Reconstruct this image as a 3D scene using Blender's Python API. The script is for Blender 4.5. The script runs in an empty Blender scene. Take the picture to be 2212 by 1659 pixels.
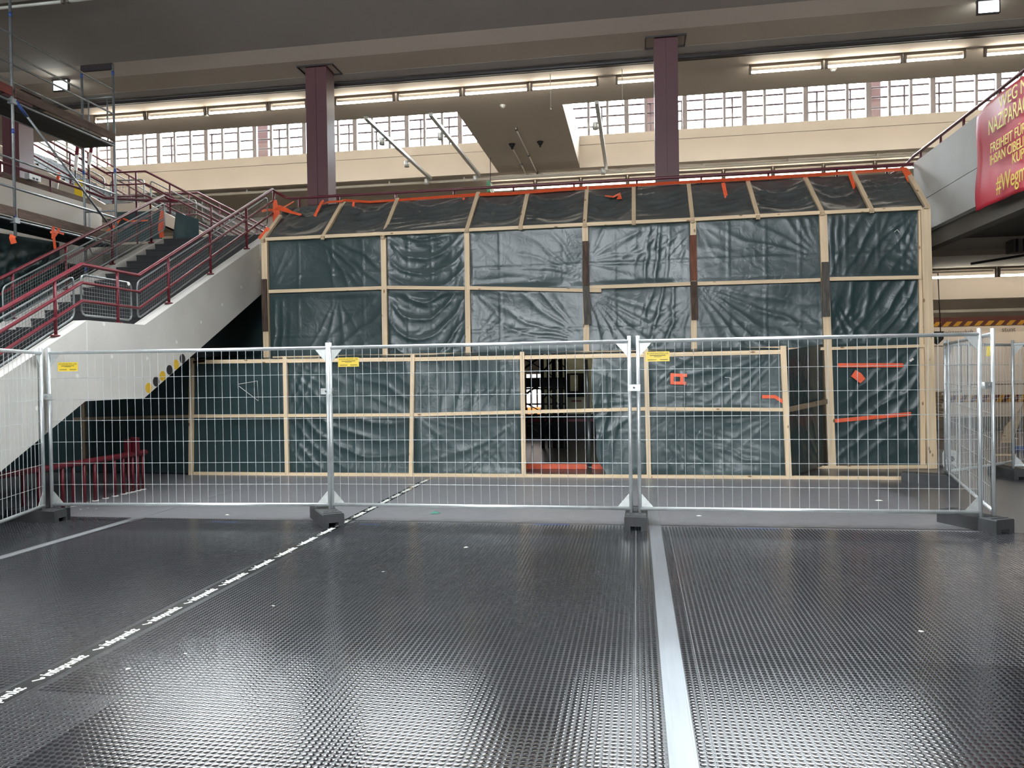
import bpy, math, random
import numpy as np
from mathutils import Vector, Matrix

SC = bpy.context.scene
COL = SC.collection
random.seed(7)

# ------------------------------------------------------------------ camera
FPX, YAW, PITCH, ROLL, EYE = 1650.0, 0.1615, -0.0130, -0.0150, 1.69
_f = np.array([-math.sin(YAW)*math.cos(PITCH), math.cos(YAW)*math.cos(PITCH), math.sin(PITCH)])
_r0 = np.array([math.cos(YAW), math.sin(YAW), 0.0])
_u0 = np.cross(_r0, _f)
_R = math.cos(ROLL)*_r0 + math.sin(ROLL)*_u0
_U = -math.sin(ROLL)*_r0 + math.cos(ROLL)*_u0
cam_d = bpy.data.cameras.new('camera')
cam = bpy.data.objects.new('camera', cam_d); COL.objects.link(cam)
cam_d.sensor_width = 36.0; cam_d.lens = 36.0*FPX/2212.0
cam_d.clip_start = 0.05; cam_d.clip_end = 400
cam.matrix_world = Matrix(((_R[0], _U[0], -_f[0], 0), (_R[1], _U[1], -_f[1], 0), (_R[2], _U[2], -_f[2], EYE), (0, 0, 0, 1)))
SC.camera = cam

# ------------------------------------------------------------------ light
world = bpy.data.worlds.new('overcast_sky'); SC.world = world
world.use_nodes = True
_bg = world.node_tree.nodes['Background']
_bg.inputs['Color'].default_value = (0.90, 0.95, 1.0, 1)
_bg.inputs['Strength'].default_value = 22.0
def portal(name, loc, rot, sx, sy):
    l = bpy.data.lights.new(name, 'AREA'); l.shape = 'RECTANGLE'; l.size = sx; l.size_y = sy
    l.cycles.is_portal = True
    o = bpy.data.objects.new(name, l); COL.objects.link(o); o.location = loc; o.rotation_euler = rot
for i in range(6): portal('skylight_portal', (-3.1, -16.05+i*4.8, 9.55), (0, 0, 0), 16.2, .75)
portal('void_portal', (-2, 19.55, 13.55), (0, 0, 0), 40, .12)
portal('end_wall_portal', (-3, -20.35, 6.4), (math.pi/2, 0, 0), 15.6, 2.8)
portal('facade_portal', (-2, 27.3, 11.2), (-math.pi/2, 0, 0), 40, 3.6)
vs = SC.view_settings
vs.view_transform = 'Standard'; vs.look = 'None'; vs.gamma = 1.0; vs.use_curve_mapping = False
vs.exposure = 1.06
SC.cycles.use_denoising = True
SC.cycles.sample_clamp_indirect = 6.0
SC.cycles.adaptive_threshold = 0.02; SC.cycles.max_bounces = 6; SC.cycles.diffuse_bounces = 3; SC.cycles.glossy_bounces = 3; SC.cycles.transparent_max_bounces = 6

# where a sight line of the photograph meets a plane of the building
def _ray(x, y): return (x-1106.0)*_R - (y-829.5)*_U + FPX*_f
def atY(x, y, Y):
    d = _ray(x, y); s = Y/d[1]; return (d[0]*s, Y, EYE+d[2]*s)
def atX(x, y, X):
    d = _ray(x, y); s = X/d[0]; return (X, d[1]*s, EYE+d[2]*s)
def atZ(x, y, Z):
    d = _ray(x, y); s = (Z-EYE)/d[2]; return (d[0]*s, d[1]*s, Z)

# ------------------------------------------------------------------ materials
MATS = {}
def mat(name, col, rough=0.5, metal=0.0, spec=0.5, emit=None, estr=0.0, noise=None, bump=None, coat=0.0, stretch=None, alpha=None):
    """noise=(scale, amount[, detail]) varies the colour, bump=(scale, distance), stretch=(x,y,z) scales the texture space"""
    m = bpy.data.materials.new(name); m.use_nodes = True
    nt = m.node_tree; b = nt.nodes['Principled BSDF']
    b.inputs['Base Color'].default_value = (*col, 1)
    b.inputs['Roughness'].default_value = rough
    b.inputs['Metallic'].default_value = metal
    b.inputs['Specular IOR Level'].default_value = spec
    b.inputs['Coat Weight'].default_value = coat
    if emit:
        b.inputs['Emission Color'].default_value = (*emit, 1); b.inputs['Emission Strength'].default_value = estr
    if noise or bump:
        tc = nt.nodes.new('ShaderNodeTexCoord'); mp = nt.nodes.new('ShaderNodeMapping')
        if stretch: mp.inputs['Scale'].default_value = stretch
        nt.links.new(tc.outputs['Object'], mp.inputs['Vector'])
    if noise:
        n = nt.nodes.new('ShaderNodeTexNoise'); n.inputs['Scale'].default_value = noise[0]
        n.inputs['Detail'].default_value = noise[2] if len(noise) > 2 else 5
        nt.links.new(mp.outputs[0], n.inputs['Vector'])
        mx = nt.nodes.new('ShaderNodeMix'); mx.data_type = 'RGBA'; mx.blend_type = 'MIX'
        a = noise[1]
        mx.inputs['A'].default_value = (*[c*(1-a) for c in col], 1)
        mx.inputs['B'].default_value = (*[min(1, c*(1+a)) for c in col], 1)
        rp = nt.nodes.new('ShaderNodeMapRange'); rp.inputs['From Min'].default_value = 0.3; rp.inputs['From Max'].default_value = 0.7
        nt.links.new(n.outputs['Fac'], rp.inputs['Value']); nt.links.new(rp.outputs[0], mx.inputs['Factor'])
        nt.links.new(mx.outputs['Result'], b.inputs['Base Color'])
    if bump:
        n2 = nt.nodes.new('ShaderNodeTexNoise'); n2.inputs['Scale'].default_value = bump[0]; n2.inputs['Detail'].default_value = 4
        nt.links.new(mp.outputs[0], n2.inputs['Vector'])
        bp = nt.nodes.new('ShaderNodeBump'); bp.inputs['Distance'].default_value = bump[1]; bp.inputs['Strength'].default_value = 1.0
        nt.links.new(n2.outputs['Fac'], bp.inputs['Height']); nt.links.new(bp.outputs[0], b.inputs['Normal'])
    MATS[name] = m
    return m

mat('concrete', (0.56, 0.545, 0.50), 0.75, noise=(1.6, 0.06), bump=(30, 0.002))
mat('concrete_grey', (0.52, 0.52, 0.50), 0.7, noise=(1.2, 0.07), bump=(30, 0.002))
mat('cream_paint', (0.55, 0.475, 0.39), 0.7, noise=(0.7, 0.03))
mat('gallery_paint', (0.60, 0.55, 0.48), 0.7, noise=(0.8, 0.05))
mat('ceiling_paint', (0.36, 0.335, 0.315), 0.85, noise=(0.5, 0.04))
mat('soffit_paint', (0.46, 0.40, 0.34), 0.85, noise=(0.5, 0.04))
mat('wall_paint', (0.62, 0.53, 0.44), 0.8, noise=(0.5, 0.04))
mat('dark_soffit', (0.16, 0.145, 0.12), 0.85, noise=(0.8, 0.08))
mat('column_red', (0.092, 0.034, 0.040), 0.5, noise=(1.0, 0.08))
mat('rail_red', (0.125, 0.010, 0.018), 0.38, spec=0.4)
mat('rail_dark_red', (0.10, 0.018, 0.028), 0.35)
mat('galvanised', (0.62, 0.655, 0.655), 0.30, 0.55, noise=(9, 0.10))
mat('galvanised_dull', (0.27, 0.295, 0.30), 0.42, 0.5, noise=(9, 0.15))
mat('grey_tube', (0.24, 0.26, 0.26), 0.38, 0.6)
mat('zinc_plate', (0.52, 0.54, 0.52), 0.45, 0.5, noise=(14, 0.15))
mat('aluminium', (0.36, 0.385, 0.41), 0.42, 0.85, noise=(4, 0.06), stretch=(6, 0.4, 1))
mat('rubber_foot', (0.045, 0.047, 0.048), 0.65, noise=(6, 0.2), bump=(60, 0.002))
mat('black', (0.006, 0.006, 0.006), 0.6)
mat('step_rubber', (0.012, 0.013, 0.014), 0.45, bump=(90, 0.002))
mat('orange_tape', (0.82, 0.115, 0.035), 0.42, noise=(9, 0.10), bump=(25, 0.006))
mat('sign_yellow', (0.95, 0.70, 0.06), 0.4)
mat('sign_ink', (0.02, 0.018, 0.01), 0.6)
mat('disc_yellow', (0.66, 0.42, 0.03), 0.5, noise=(30, 0.12))
mat('disc_black', (0.022, 0.021, 0.023), 0.4)
mat('old_board', (0.075, 0.048, 0.035), 0.85, noise=(7, 0.5), stretch=(3, 3, 0.6), bump=(20, 0.004))
mat('red_board', (0.15, 0.055, 0.03), 0.85, noise=(6, 0.4), stretch=(3, 3, 0.6), bump=(20, 0.004))
mat('grey_board', (0.085, 0.078, 0.068), 0.9, noise=(7, 0.4), stretch=(3, 3, 0.6), bump=(20, 0.004))
mat('toe_board', (0.13, 0.085, 0.065), 0.85, noise=(5, 0.35), stretch=(4, 0.6, 4))
mat('toe_red', (0.20, 0.05, 0.04), 0.8, noise=(5, 0.3), stretch=(4, 0.6, 4))
mat('tube_light', (0.9, 0.9, 0.88), 0.5, emit=(1.0, 0.93, 0.80), estr=16)
mat('tube_off', (0.62, 0.62, 0.56), 0.35)
mat('light_housing', (0.14, 0.12, 0.10), 0.7)
mat('sign_lamp', (0.9, 0.95, 1), 0.5, emit=(0.93, 1.0, 0.98), estr=6)
mat('exit_green', (0.02, 0.16, 0.07), 0.4)
mat('blue_mark', (0.04, 0.09, 0.30), 0.5)
mat('banner_red', (0.50, 0.028, 0.05), 0.45, spec=0.25, noise=(2, 0.10))
mat('banner_yellow', (0.72, 0.55, 0.06), 0.45)
mat('white_print', (0.80, 0.83, 0.76), 0.5)
mat('white_plastic', (0.75, 0.74, 0.70), 0.45)
mat('cable_black', (0.01, 0.01, 0.01), 0.5)
mat('pipe_pale', (0.50, 0.45, 0.37), 0.6)
mat('pipe_dark', (0.03, 0.025, 0.025), 0.5)
mat('mullion', (0.15, 0.13, 0.125), 0.6)
mat('mullion_red', (0.028, 0.008, 0.007), 0.6, spec=0.2)
mat('terrace_red', (0.012, 0.002, 0.003), 0.6, spec=0.1)
mat('cream_tarp', (0.62, 0.62, 0.42), 0.6, noise=(2, 0.12), bump=(4, 0.03))
mat('hazard_yellow', (0.42, 0.21, 0.01), 0.6)
mat('hazard_brown', (0.07, 0.012, 0.006), 0.6)
mat('panel_line', (0.10, 0.08, 0.06), 0.7)
mat('lamp_yellow', (0.75, 0.50, 0.02), 0.4)
mat('plank_pile', (0.30, 0.22, 0.13), 0.8, noise=(4, 0.25), stretch=(0.6, 4, 4))
mat('floor_band', (0.17, 0.175, 0.18), 0.42, noise=(3, 0.15))
mat('glass_shard', (0.08, 0.22, 0.17), 0.15)
mat('spot_grey', (0.42, 0.43, 0.42), 0.4, 0.5)
mat('deck_metal', (0.03, 0.033, 0.034), 0.6, 0.3)
mat('green_badge', (0.10, 0.16, 0.03), 0.5)
mat('blue_plastic', (0.10, 0.16, 0.34), 0.4)
mat('daylight', (1, 1, 1), 0.5, emit=(1, 1, 1), estr=1.5)
mat('ember', (0.8, 0.2, 0.05), 0.6, emit=(1.0, 0.35, 0.08), estr=0.7)  # glow put into an orange panel that is no lamp

def pine(name, sx, sy, sz, tint=1.0):
    m = mat(name, (0.70*tint, 0.545*tint, 0.35*tint), 0.62, noise=(3.2, 0.14, 6), stretch=(sx, sy, sz))
    nt = m.node_tree; b = nt.nodes['Principled BSDF']
    # a knot here and there
    tc = nt.nodes.new('ShaderNodeTexCoord'); mp = nt.nodes.new('ShaderNodeMapping')
    mp.inputs['Scale'].default_value = [2.0 if s < 1 else 4.5 for s in (sx, sy, sz)]
    nt.links.new(tc.outputs['Object'], mp.inputs['Vector'])
    v = nt.nodes.new('ShaderNodeTexVoronoi'); v.inputs['Scale'].default_value = 1.6
    nt.links.new(mp.outputs[0], v.inputs['Vector'])
    r = nt.nodes.new('ShaderNodeMapRange'); r.inputs['From Min'].default_value = 0.07; r.inputs['From Max'].default_value = 0.14
    nt.links.new(v.outputs['Distance'], r.inputs['Value'])
    mx = nt.nodes.new('ShaderNodeMix'); mx.data_type = 'RGBA'
    mx.inputs['A'].default_value = (0.24*tint, 0.13*tint, 0.06*tint, 1)
    prev = b.inputs['Base Color'].links[0].from_socket
    nt.links.new(prev, mx.inputs['B']); nt.links.new(r.outputs[0], mx.inputs['Factor'])
    nt.links.new(mx.outputs['Result'], b.inputs['Base Color'])
pine('pine_x', 0.35, 6, 6); pine('pine_z', 6, 6, 0.35); pine('pine_y', 6, 0.5, 0.5, 0.92); pine('pine_dull', 0.35, 6, 6, 0.42)  # the last is pine with shade darkened into its colour

def make_sheet_mat():
    m = mat('plastic_sheet', (0.026, 0.050, 0.052), 0.36, spec=0.5)
    nt = m.node_tree; b = nt.nodes['Principled BSDF']
    tc = nt.nodes.new('ShaderNodeTexCoord')
    n = nt.nodes.new('ShaderNodeTexNoise'); n.inputs['Scale'].default_value = 5.5; n.inputs['Detail'].default_value = 3; n.inputs['Distortion'].default_value = 1.2
    nt.links.new(tc.outputs['Object'], n.inputs['Vector'])
    v = nt.nodes.new('ShaderNodeTexVoronoi'); v.feature = 'DISTANCE_TO_EDGE'; v.inputs['Scale'].default_value = 3.2
    mp = nt.nodes.new('ShaderNodeMapping'); mp.inputs['Scale'].default_value = (1, 1, 0.7); mp.inputs['Rotation'].default_value = (0, 0.5, 0)
    nt.links.new(tc.outputs['Object'], mp.inputs['Vector']); nt.links.new(mp.outputs[0], v.inputs['Vector'])
    ad = nt.nodes.new('ShaderNodeMath'); ad.operation = 'MULTIPLY_ADD'; ad.inputs[1].default_value = 0.18
    nt.links.new(v.outputs['Distance'], ad.inputs[0]); nt.links.new(n.outputs['Fac'], ad.inputs[2])
    bp = nt.nodes.new('ShaderNodeBump'); bp.inputs['Distance'].default_value = 0.008; bp.inputs['Strength'].default_value = 0.7
    nt.links.new(ad.outputs[0], bp.inputs['Height']); nt.links.new(bp.outputs[0], b.inputs['Normal'])
    n3 = nt.nodes.new('ShaderNodeTexNoise'); n3.inputs['Scale'].default_value = 0.9
    nt.links.new(tc.outputs['Object'], n3.inputs['Vector'])
    r = nt.nodes.new('ShaderNodeMapRange'); r.inputs['To Min'].default_value = 0.24; r.inputs['To Max'].default_value = 0.40
    nt.links.new(n3.outputs['Fac'], r.inputs['Value']); nt.links.new(r.outputs[0], b.inputs['Roughness'])
make_sheet_mat()
mat('dusty_sheet', (0.066, 0.075, 0.073), 0.36, noise=(1.5, 0.18), bump=(4, 0.004))  # sheet colour lightened to stand for ceiling light reflected off the slope

PITCH_STUD = 0.035
def make_floor_mat():
    m = mat('studded_rubber', (0.012, 0.013, 0.016), 0.2, spec=0.8)
    nt = m.node_tree; b = nt.nodes['Principled BSDF']; L = nt.links.new
    def math_(op, a, bb=None, c=None):
        n = nt.nodes.new('ShaderNodeMath'); n.operation = op
        for i, q in enumerate((a, bb, c)):
            if q is None: continue
            if isinstance(q, (int, float)): n.inputs[i].default_value = q
            else: L(q, n.inputs[i])
        return n.outputs[0]
    def ramp(v, a, c, lo=0.0, hi=1.0, smooth=True):
        n = nt.nodes.new('ShaderNodeMapRange'); n.interpolation_type = 'SMOOTHSTEP' if smooth else 'LINEAR'
        n.inputs['From Min'].default_value = a; n.inputs['From Max'].default_value = c
        n.inputs['To Min'].default_value = lo; n.inputs['To Max'].default_value = hi
        L(v, n.inputs['Value']); return n.outputs[0]
    tc = nt.nodes.new('ShaderNodeTexCoord'); sp = nt.nodes.new('ShaderNodeSeparateXYZ'); L(tc.outputs['Object'], sp.inputs[0])
    x, y = sp.outputs[0], sp.outputs[1]
    nz = nt.nodes.new('ShaderNodeTexNoise'); nz.inputs['Scale'].default_value = 1.1; nz.inputs['Detail'].default_value = 4; L(tc.outputs['Object'], nz.inputs['Vector'])
    nf = nt.nodes.new('ShaderNodeTexNoise'); nf.inputs['Scale'].default_value = 7; nf.inputs['Detail'].default_value = 6; L(tc.outputs['Object'], nf.inputs['Vector'])
    # building dust lies behind the fence, in front of it the rubber was scrubbed
    yy = math_('MULTIPLY_ADD', nz.outputs['Fac'], 0.5, y)
    dust = math_('MULTIPLY', ramp(yy, 8.42, 8.72), ramp(math_('MULTIPLY_ADD', nz.outputs['Fac'], 0.6, x), 3.55, 4.0, 1.0, 0.12))
    dust = math_('MULTIPLY', dust, ramp(y, 12.35, 12.7, 1.0, 0.15))
    # the tile field right of the joint kept a film of dust up to one tile seam
    film = math_('MULTIPLY', ramp(x, 0.32, 0.33), ramp(y, 4.68, 4.70))
    film = math_('MULTIPLY', film, 0.35)
    d = math_('MAXIMUM', dust, film)
    d = math_('MULTIPLY', d, ramp(nf.outputs['Fac'], 0.1, 0.7, 0.75, 1.0))
    mx = nt.nodes.new('ShaderNodeMix'); mx.data_type = 'RGBA'
    mx.inputs['A'].default_value = (0.016, 0.017, 0.019, 1); mx.inputs['B'].default_value = (0.16, 0.16, 0.166, 1)
    L(d, mx.inputs['Factor']); L(mx.outputs['Result'], b.inputs['Base Color'])
    rr = nt.nodes.new('ShaderNodeMapRange'); rr.inputs['To Min'].default_value = 0.28; rr.inputs['To Max'].default_value = 0.42; L(dust, rr.inputs['Value'])
    L(rr.outputs[0], b.inputs['Roughness'])
    # studs
    fx = math_('SUBTRACT', math_('FRACT', math_('DIVIDE', x, PITCH_STUD)), 0.5)
    fy = math_('SUBTRACT', math_('FRACT', math_('DIVIDE', y, PITCH_STUD)), 0.5)
    r2 = math_('SQRT', math_('ADD', math_('MULTIPLY', fx, fx), math_('MULTIPLY', fy, fy)))
    h = ramp(r2, 0.30, 0.40, 1.0, 0.0)
    far = ramp(y, 9.5, 12.5, 1.0, 0.4)
    bp = nt.nodes.new('ShaderNodeBump'); bp.inputs['Distance'].default_value = 0.0016
    L(math_('MULTIPLY', far, 0.9), bp.inputs['Strength']); L(h, bp.inputs['Height']); L(bp.outputs[0], b.inputs['Normal'])
make_floor_mat()
mat('stud_rubber', (0.013, 0.014, 0.017), 0.075, spec=1.0, noise=(2.5, 0.3))
mat('stud_side', (0.030, 0.031, 0.034), 0.45, spec=0.35)
mat('smooth_rubber', (0.010, 0.0105, 0.012), 0.22)

def make_glass():
    m = bpy.data.materials.new('window_glass'); m.use_nodes = True; nt = m.node_tree
    for n in list(nt.nodes): nt.nodes.remove(n)
    o = nt.nodes.new('ShaderNodeOutputMaterial'); t = nt.nodes.new('ShaderNodeBsdfTransparent'); g = nt.nodes.new('ShaderNodeBsdfGlossy')
    t.inputs[0].default_value = (0.96, 0.98, 0.98, 1); g.inputs['Roughness'].default_value = 0.03
    mx = nt.nodes.new('ShaderNodeMixShader'); mx.inputs[0].default_value = 0.07
    nt.links.new(t.outputs[0], mx.inputs[1]); nt.links.new(g.outputs[0], mx.inputs[2]); nt.links.new(mx.outputs[0], o.inputs[0])
    MATS['window_glass'] = m
make_glass()

# ------------------------------------------------------------------ mesh helpers
class MB:
    def __init__(s): s.v = []; s.f = []; s.sm = []
    def add(s, vs, fs, smooth=False):
        k = len(s.v); s.v += [tuple(map(float, p)) for p in vs]
        s.f += [tuple(i+k for i in f) for f in fs]; s.sm += [smooth]*len(fs); return s
    def box(s, x0, x1, y0, y1, z0, z1):
        s.add([(x0,y0,z0),(x1,y0,z0),(x1,y1,z0),(x0,y1,z0),(x0,y0,z1),(x1,y0,z1),(x1,y1,z1),(x0,y1,z1)],
              [(0,3,2,1),(4,5,6,7),(0,1,5,4),(1,2,6,5),(2,3,7,6),(3,0,4,7)]); return s
    def tube(s, p, q, r, n=10, r2=None, cap=True):
        p = Vector(p); q = Vector(q); d = (q-p)
        if d.length < 1e-6: return s
        d.normalize(); a = Vector((0,0,1)) if abs(d.z) < .9 else Vector((1,0,0))
        u = d.cross(a).normalized(); w = d.cross(u); r2 = r if r2 is None else r2
        vs = []
        for c, rad in ((p, r), (q, r2)):
            for i in range(n):
                t = 2*math.pi*i/n; vs.append(c + u*math.cos(t)*rad + w*math.sin(t)*rad)
        s.add(vs, [(i, (i+1) % n, n+(i+1) % n, n+i) for i in range(n)], True)
        if cap: 
            k = len(s.v)-2*n; s.f += [tuple(k+i for i in range(n))[::-1], tuple(k+n+i for i in range(n))]; s.sm += [False, False]
        return s
    def path(s, pts, r, n=8, closed=False):
        pts = [Vector(p) for p in pts]; m = len(pts); rings = []
        ref = None
        for i in range(m):
            a = pts[(i-1) % m] if (closed or i > 0) else pts[i]; b = pts[(i+1) % m] if (closed or i < m-1) else pts[i]
            d = (b-a).normalized()
            if ref is None:
                h = Vector((0,0,1)) if abs(d.z) < .9 else Vector((1,0,0)); u = d.cross(h).normalized()
            else:
                u = (ref - d*ref.dot(d)).normalized()
            ref = u; w = d.cross(u)
            rings.append([pts[i]+u*math.cos(2*math.pi*j/n)*r+w*math.sin(2*math.pi*j/n)*r for j in range(n)])
        vs = [p for rg in rings for p in rg]; fs = []
        for i in range(m if closed else m-1):
            k = (i+1) % m
            for j in range(n): fs.append((i*n+j, i*n+(j+1) % n, k*n+(j+1) % n, k*n+j))
        s.add(vs, fs, True)
        if not closed: s.add(rings[0], [tuple(range(n))[::-1]]); s.add(rings[-1], [tuple(range(n))])
        return s
    def bar(s, p, q, w, t, up=(0,0,1)):
        """a straight board from p to q, w wide along the side direction, t thick along up"""
        p = Vector(p); q = Vector(q); d = (q-p).normalized(); up = Vector(up)
        side = d.cross(up).normalized(); up = side.cross(d).normalized()
        vs = []
        for c in (p, q):
            for a, b in ((-1,-1),(1,-1),(1,1),(-1,1)): vs.append(c+side*(a*w/2)+up*(b*t/2))
        s.add(vs, [(0,3,2,1),(4,5,6,7),(0,1,5,4),(1,2,6,5),(2,3,7,6),(3,0,4,7)]); return s
    def prism(s, poly, axis, a, b):
        """poly in the two other axes, extruded along axis from a to b"""
        n = len(poly)
        def P(q, t):
            return {'x': (t, q[0], q[1]), 'y': (q[0], t, q[1]), 'z': (q[0], q[1], t)}[axis]
        vs = [P(q, a) for q in poly]+[P(q, b) for q in poly]
        s.add(vs, [tuple(range(n)), tuple(range(n, 2*n))[::-1]]+[(i, n+i, n+(i+1) % n, (i+1) % n) for i in range(n)]); return s
    def disc(s, c, r, n, axis, t):
        return s.prism([(c[0]+r*math.cos(2*math.pi*i/n), c[1]+r*math.sin(2*math.pi*i/n)) for i in range(n)], axis, t[0], t[1])
    def mesh(s, name, m):
        me = bpy.data.meshes.new(name); me.from_pydata(s.v, [], s.f); me.materials.append(MATS[m])
        if any(s.sm): me.polygons.foreach_set('use_smooth', s.sm)
        import bmesh
        bm = bmesh.new(); bm.from_mesh(me); bmesh.ops.recalc_face_normals(bm, faces=bm.faces); bm.to_mesh(me); bm.free()
        return me
    def build(s, name, m, parent=None, local=False):
        o = bpy.data.objects.new(name, None) if False else None
        if parent is not None and not local:
            L = parent_offset(parent); s.v = [(a-L[0], b-L[1], c-L[2]) for a, b, c in s.v]
        o = bpy.data.objects.new(name, s.mesh(name, m)); COL.objects.link(o)
        if parent is not None: o.parent = parent
        return o
def parent_offset(p):
    L = Vector((0,0,0))
    while p is not None: L += Vector(p.location); p = p.parent
    return L
def tag(o, label=None, cat=None, group=None, kind=None):
    if label: o['label'] = label
    if cat: o['category'] = cat
    if group: o['group'] = group
    if kind: o['kind'] = kind
    return o
def thing(name, label, cat, loc=(0,0,0), rz=0.0, group=None):
    o = bpy.data.objects.new(name, None); COL.objects.link(o); o.location = loc; o.rotation_euler = (0,0,rz)
    o.empty_display_size = 0.1
    return tag(o, label, cat, group)
def place(name, me, loc=(0,0,0), parent=None, rot=(0,0,0), scale=(1,1,1)):
    o = bpy.data.objects.new(name, me); COL.objects.link(o); o.location = loc; o.rotation_euler = rot; o.scale = scale
    if parent is not None: o.parent = parent
    return o
def struct(name, mb, m, parent=None):
    o = mb.build(name, m, parent)
    if parent is None: o['kind'] = 'structure'
    return o
_TEXT = {}
def text(name, body, size, m, parent, loc, rot, ex=0.001, align='LEFT', sx=1.0, space=1.0, bold=0.0):
    c = bpy.data.curves.new(name, 'FONT'); c.body = body; c.size = size; c.extrude = ex; c.align_x = align; c.space_character = space
    c.resolution_u = 3; c.offset = bold
    key = (body, bold, size, m, ex, align, space)
    if key not in _TEXT:
        tmp = bpy.data.objects.new(name, c); COL.objects.link(tmp); bpy.context.view_layer.update()
        me = bpy.data.meshes.new_from_object(tmp.evaluated_get(bpy.context.evaluated_depsgraph_get()))
        bpy.data.objects.remove(tmp); me.materials.clear(); me.materials.append(MATS[m]); _TEXT[key] = me
    return place(name, _TEXT[key], loc, parent, rot, (sx, 1, 1))

# ================================================================== SETTING
X0, X1, YB, YE = -22.0, 18.0, -20.0, 30.0
XL, XR = -11.2, 4.95            # faces of the two side galleries
YG = 14.72                      # front edge of the cross gallery
ZF, ZS = 4.56, 8.30             # gallery floor, upper soffit

floor = struct('floor', MB().box(X0, X1, YB, YE, -0.15, 0.0), 'studded_rubber')

def stud_field():
    p = PITCH_STUD; n = 9
    xs = (np.arange(math.floor(-8.2/p), math.ceil(6.6/p))+0.5)*p
    ys = (np.arange(math.floor(2.3/p), math.ceil(8.45/p))+0.5)*p
    gx, gy = np.meshgrid(xs, ys); gx = gx.ravel(); gy = gy.ravel()
    ca, sa = math.cos(YAW), math.sin(YAW)
    zc = gy*ca - gx*sa; xc = gx*ca + gy*sa
    keep = (np.abs(xc)/zc < 0.92) & ~((gx > -6.13) & (gx < -5.96)) & ~((gx > 0.10) & (gx < 0.26)) & ~((gx > -3.46) & (gx < -3.26))
    gx = gx[keep]; gy = gy[keep]; N = len(gx)
    t = np.arange(n)*2*math.pi/n
    cs = np.stack([np.cos(t), np.sin(t)], 1)
    def rg(r, z): return np.concatenate([cs*r, np.full((n, 1), z)], 1)
    ring = np.concatenate([rg(0.0152, 0.0), rg(0.0138, 0.0020), rg(0.0138, 0.0020), np.array([[0, 0, 0.0027]])])
    nv = len(ring)
    worn = ((gx < -2.73) & (gx > -3.28) & (gy < 3.66))        # one worn tile whose studs are nearly flat
    sc = np.where(worn, 0.5, 1.0)[:, None, None]*np.array([1, 1, 0.6])
    sc = np.where(worn[:, None, None], sc, 1.0)
    V = (ring[None, :, :]*sc + np.stack([gx, gy, np.zeros(N)], 1)[:, None, :]).reshape(-1, 3)
    q = np.array([(i, (i+1) % n, n+(i+1) % n, n+i) for i in range(n)])
    tt = np.array([(2*n+i, 2*n+(i+1) % n, 3*n) for i in range(n)])
    base = (np.arange(N)*nv)
    Q = (q[None]+base[:, None, None]).reshape(-1)
    T = (tt[None]+base[:, None, None]).reshape(-1)
    me = bpy.data.meshes.new('stud_field')
    me.vertices.add(len(V)); me.vertices.foreach_set('co', V.ravel())
    loops = np.concatenate([Q, T]); me.loops.add(len(loops)); me.loops.foreach_set('vertex_index', loops.astype(np.int32))
    nq, ntp = N*n, N*n
    starts = np.concatenate([np.arange(nq)*4, nq*4+np.arange(ntp)*3]).astype(np.int32)
    me.polygons.add(nq+ntp); me.polygons.foreach_set('loop_start', starts)
    me.polygons.foreach_set('loop_total', np.concatenate([np.full(nq, 4), np.full(ntp, 3)]).astype(np.int32))
    me.polygons.foreach_set('material_index', np.concatenate([np.ones(nq), np.zeros(ntp)]).astype(np.int32))
    me.polygons.foreach_set('use_smooth', np.ones(nq+ntp, bool))
    me.materials.append(MATS['stud_rubber']); me.materials.append(MATS['stud_side']); me.update()
    o = place('stud_field', me, parent=floor); o['kind'] = 'stuff'
    return N
stud_field()
# metal joint cover, smooth edge strips, pale joint further left
MB().box(0.118, 0.242, -2, 12.3, 0, 0.0035).box(0.118, 0.128, -2, 12.3, 0, 0.007).box(0.232, 0.242, -2, 12.3, 0, 0.007).box(0.148, 0.156, -2, 12.3, 0, 0.006).build('metal_joint_strip', 'aluminium', floor)
MB().box(-0.028, -0.022, -2, 12.3, 0, 0.003).box(0.322, 0.327, -2, 12.3, 0, 0.003).build('joint_edge', 'floor_band', floor)
MB().box(-3.425, -3.305, 1.5, 12.2, 0, 0.0015).build('lettering_strip', 'smooth_rubber', floor)
MB().box(-6.10, -5.99, 2, 12.3, 0, 0.003).build('pale_joint_strip', 'floor_band', floor)
for i in range(18):
    y = 3.375+i*0.487
    text('lettering', 'infopunkt', 0.105, 'white_print', floor, (-3.335, y, 0.0022), (0, 0, math.pi/2), 0.0005, sx=0.80, bold=0.0022)
    MB().prism([(-3.385, y-0.075), (-3.372, y-0.082), (-3.335, y-0.035), (-3.345, y-0.02), (-3.368, y-0.02), (-3.368, y-0.035), (-3.352, y-0.04)], 'z', 0.0015, 0.003).build('lettering_mark', 'white_print', floor)
for px, py, w in ((485, 1128, .32), (800, 1133, .25), (1193, 1133, .38), (1635, 1142, .42)):
    a = atZ(px, py, 0); MB().box(a[0]-w/2, a[0]+w/2, a[1]-.012, a[1]+.012, 0.0, 0.002).build('chalk_mark', 'blue_mark', floor)

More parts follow.
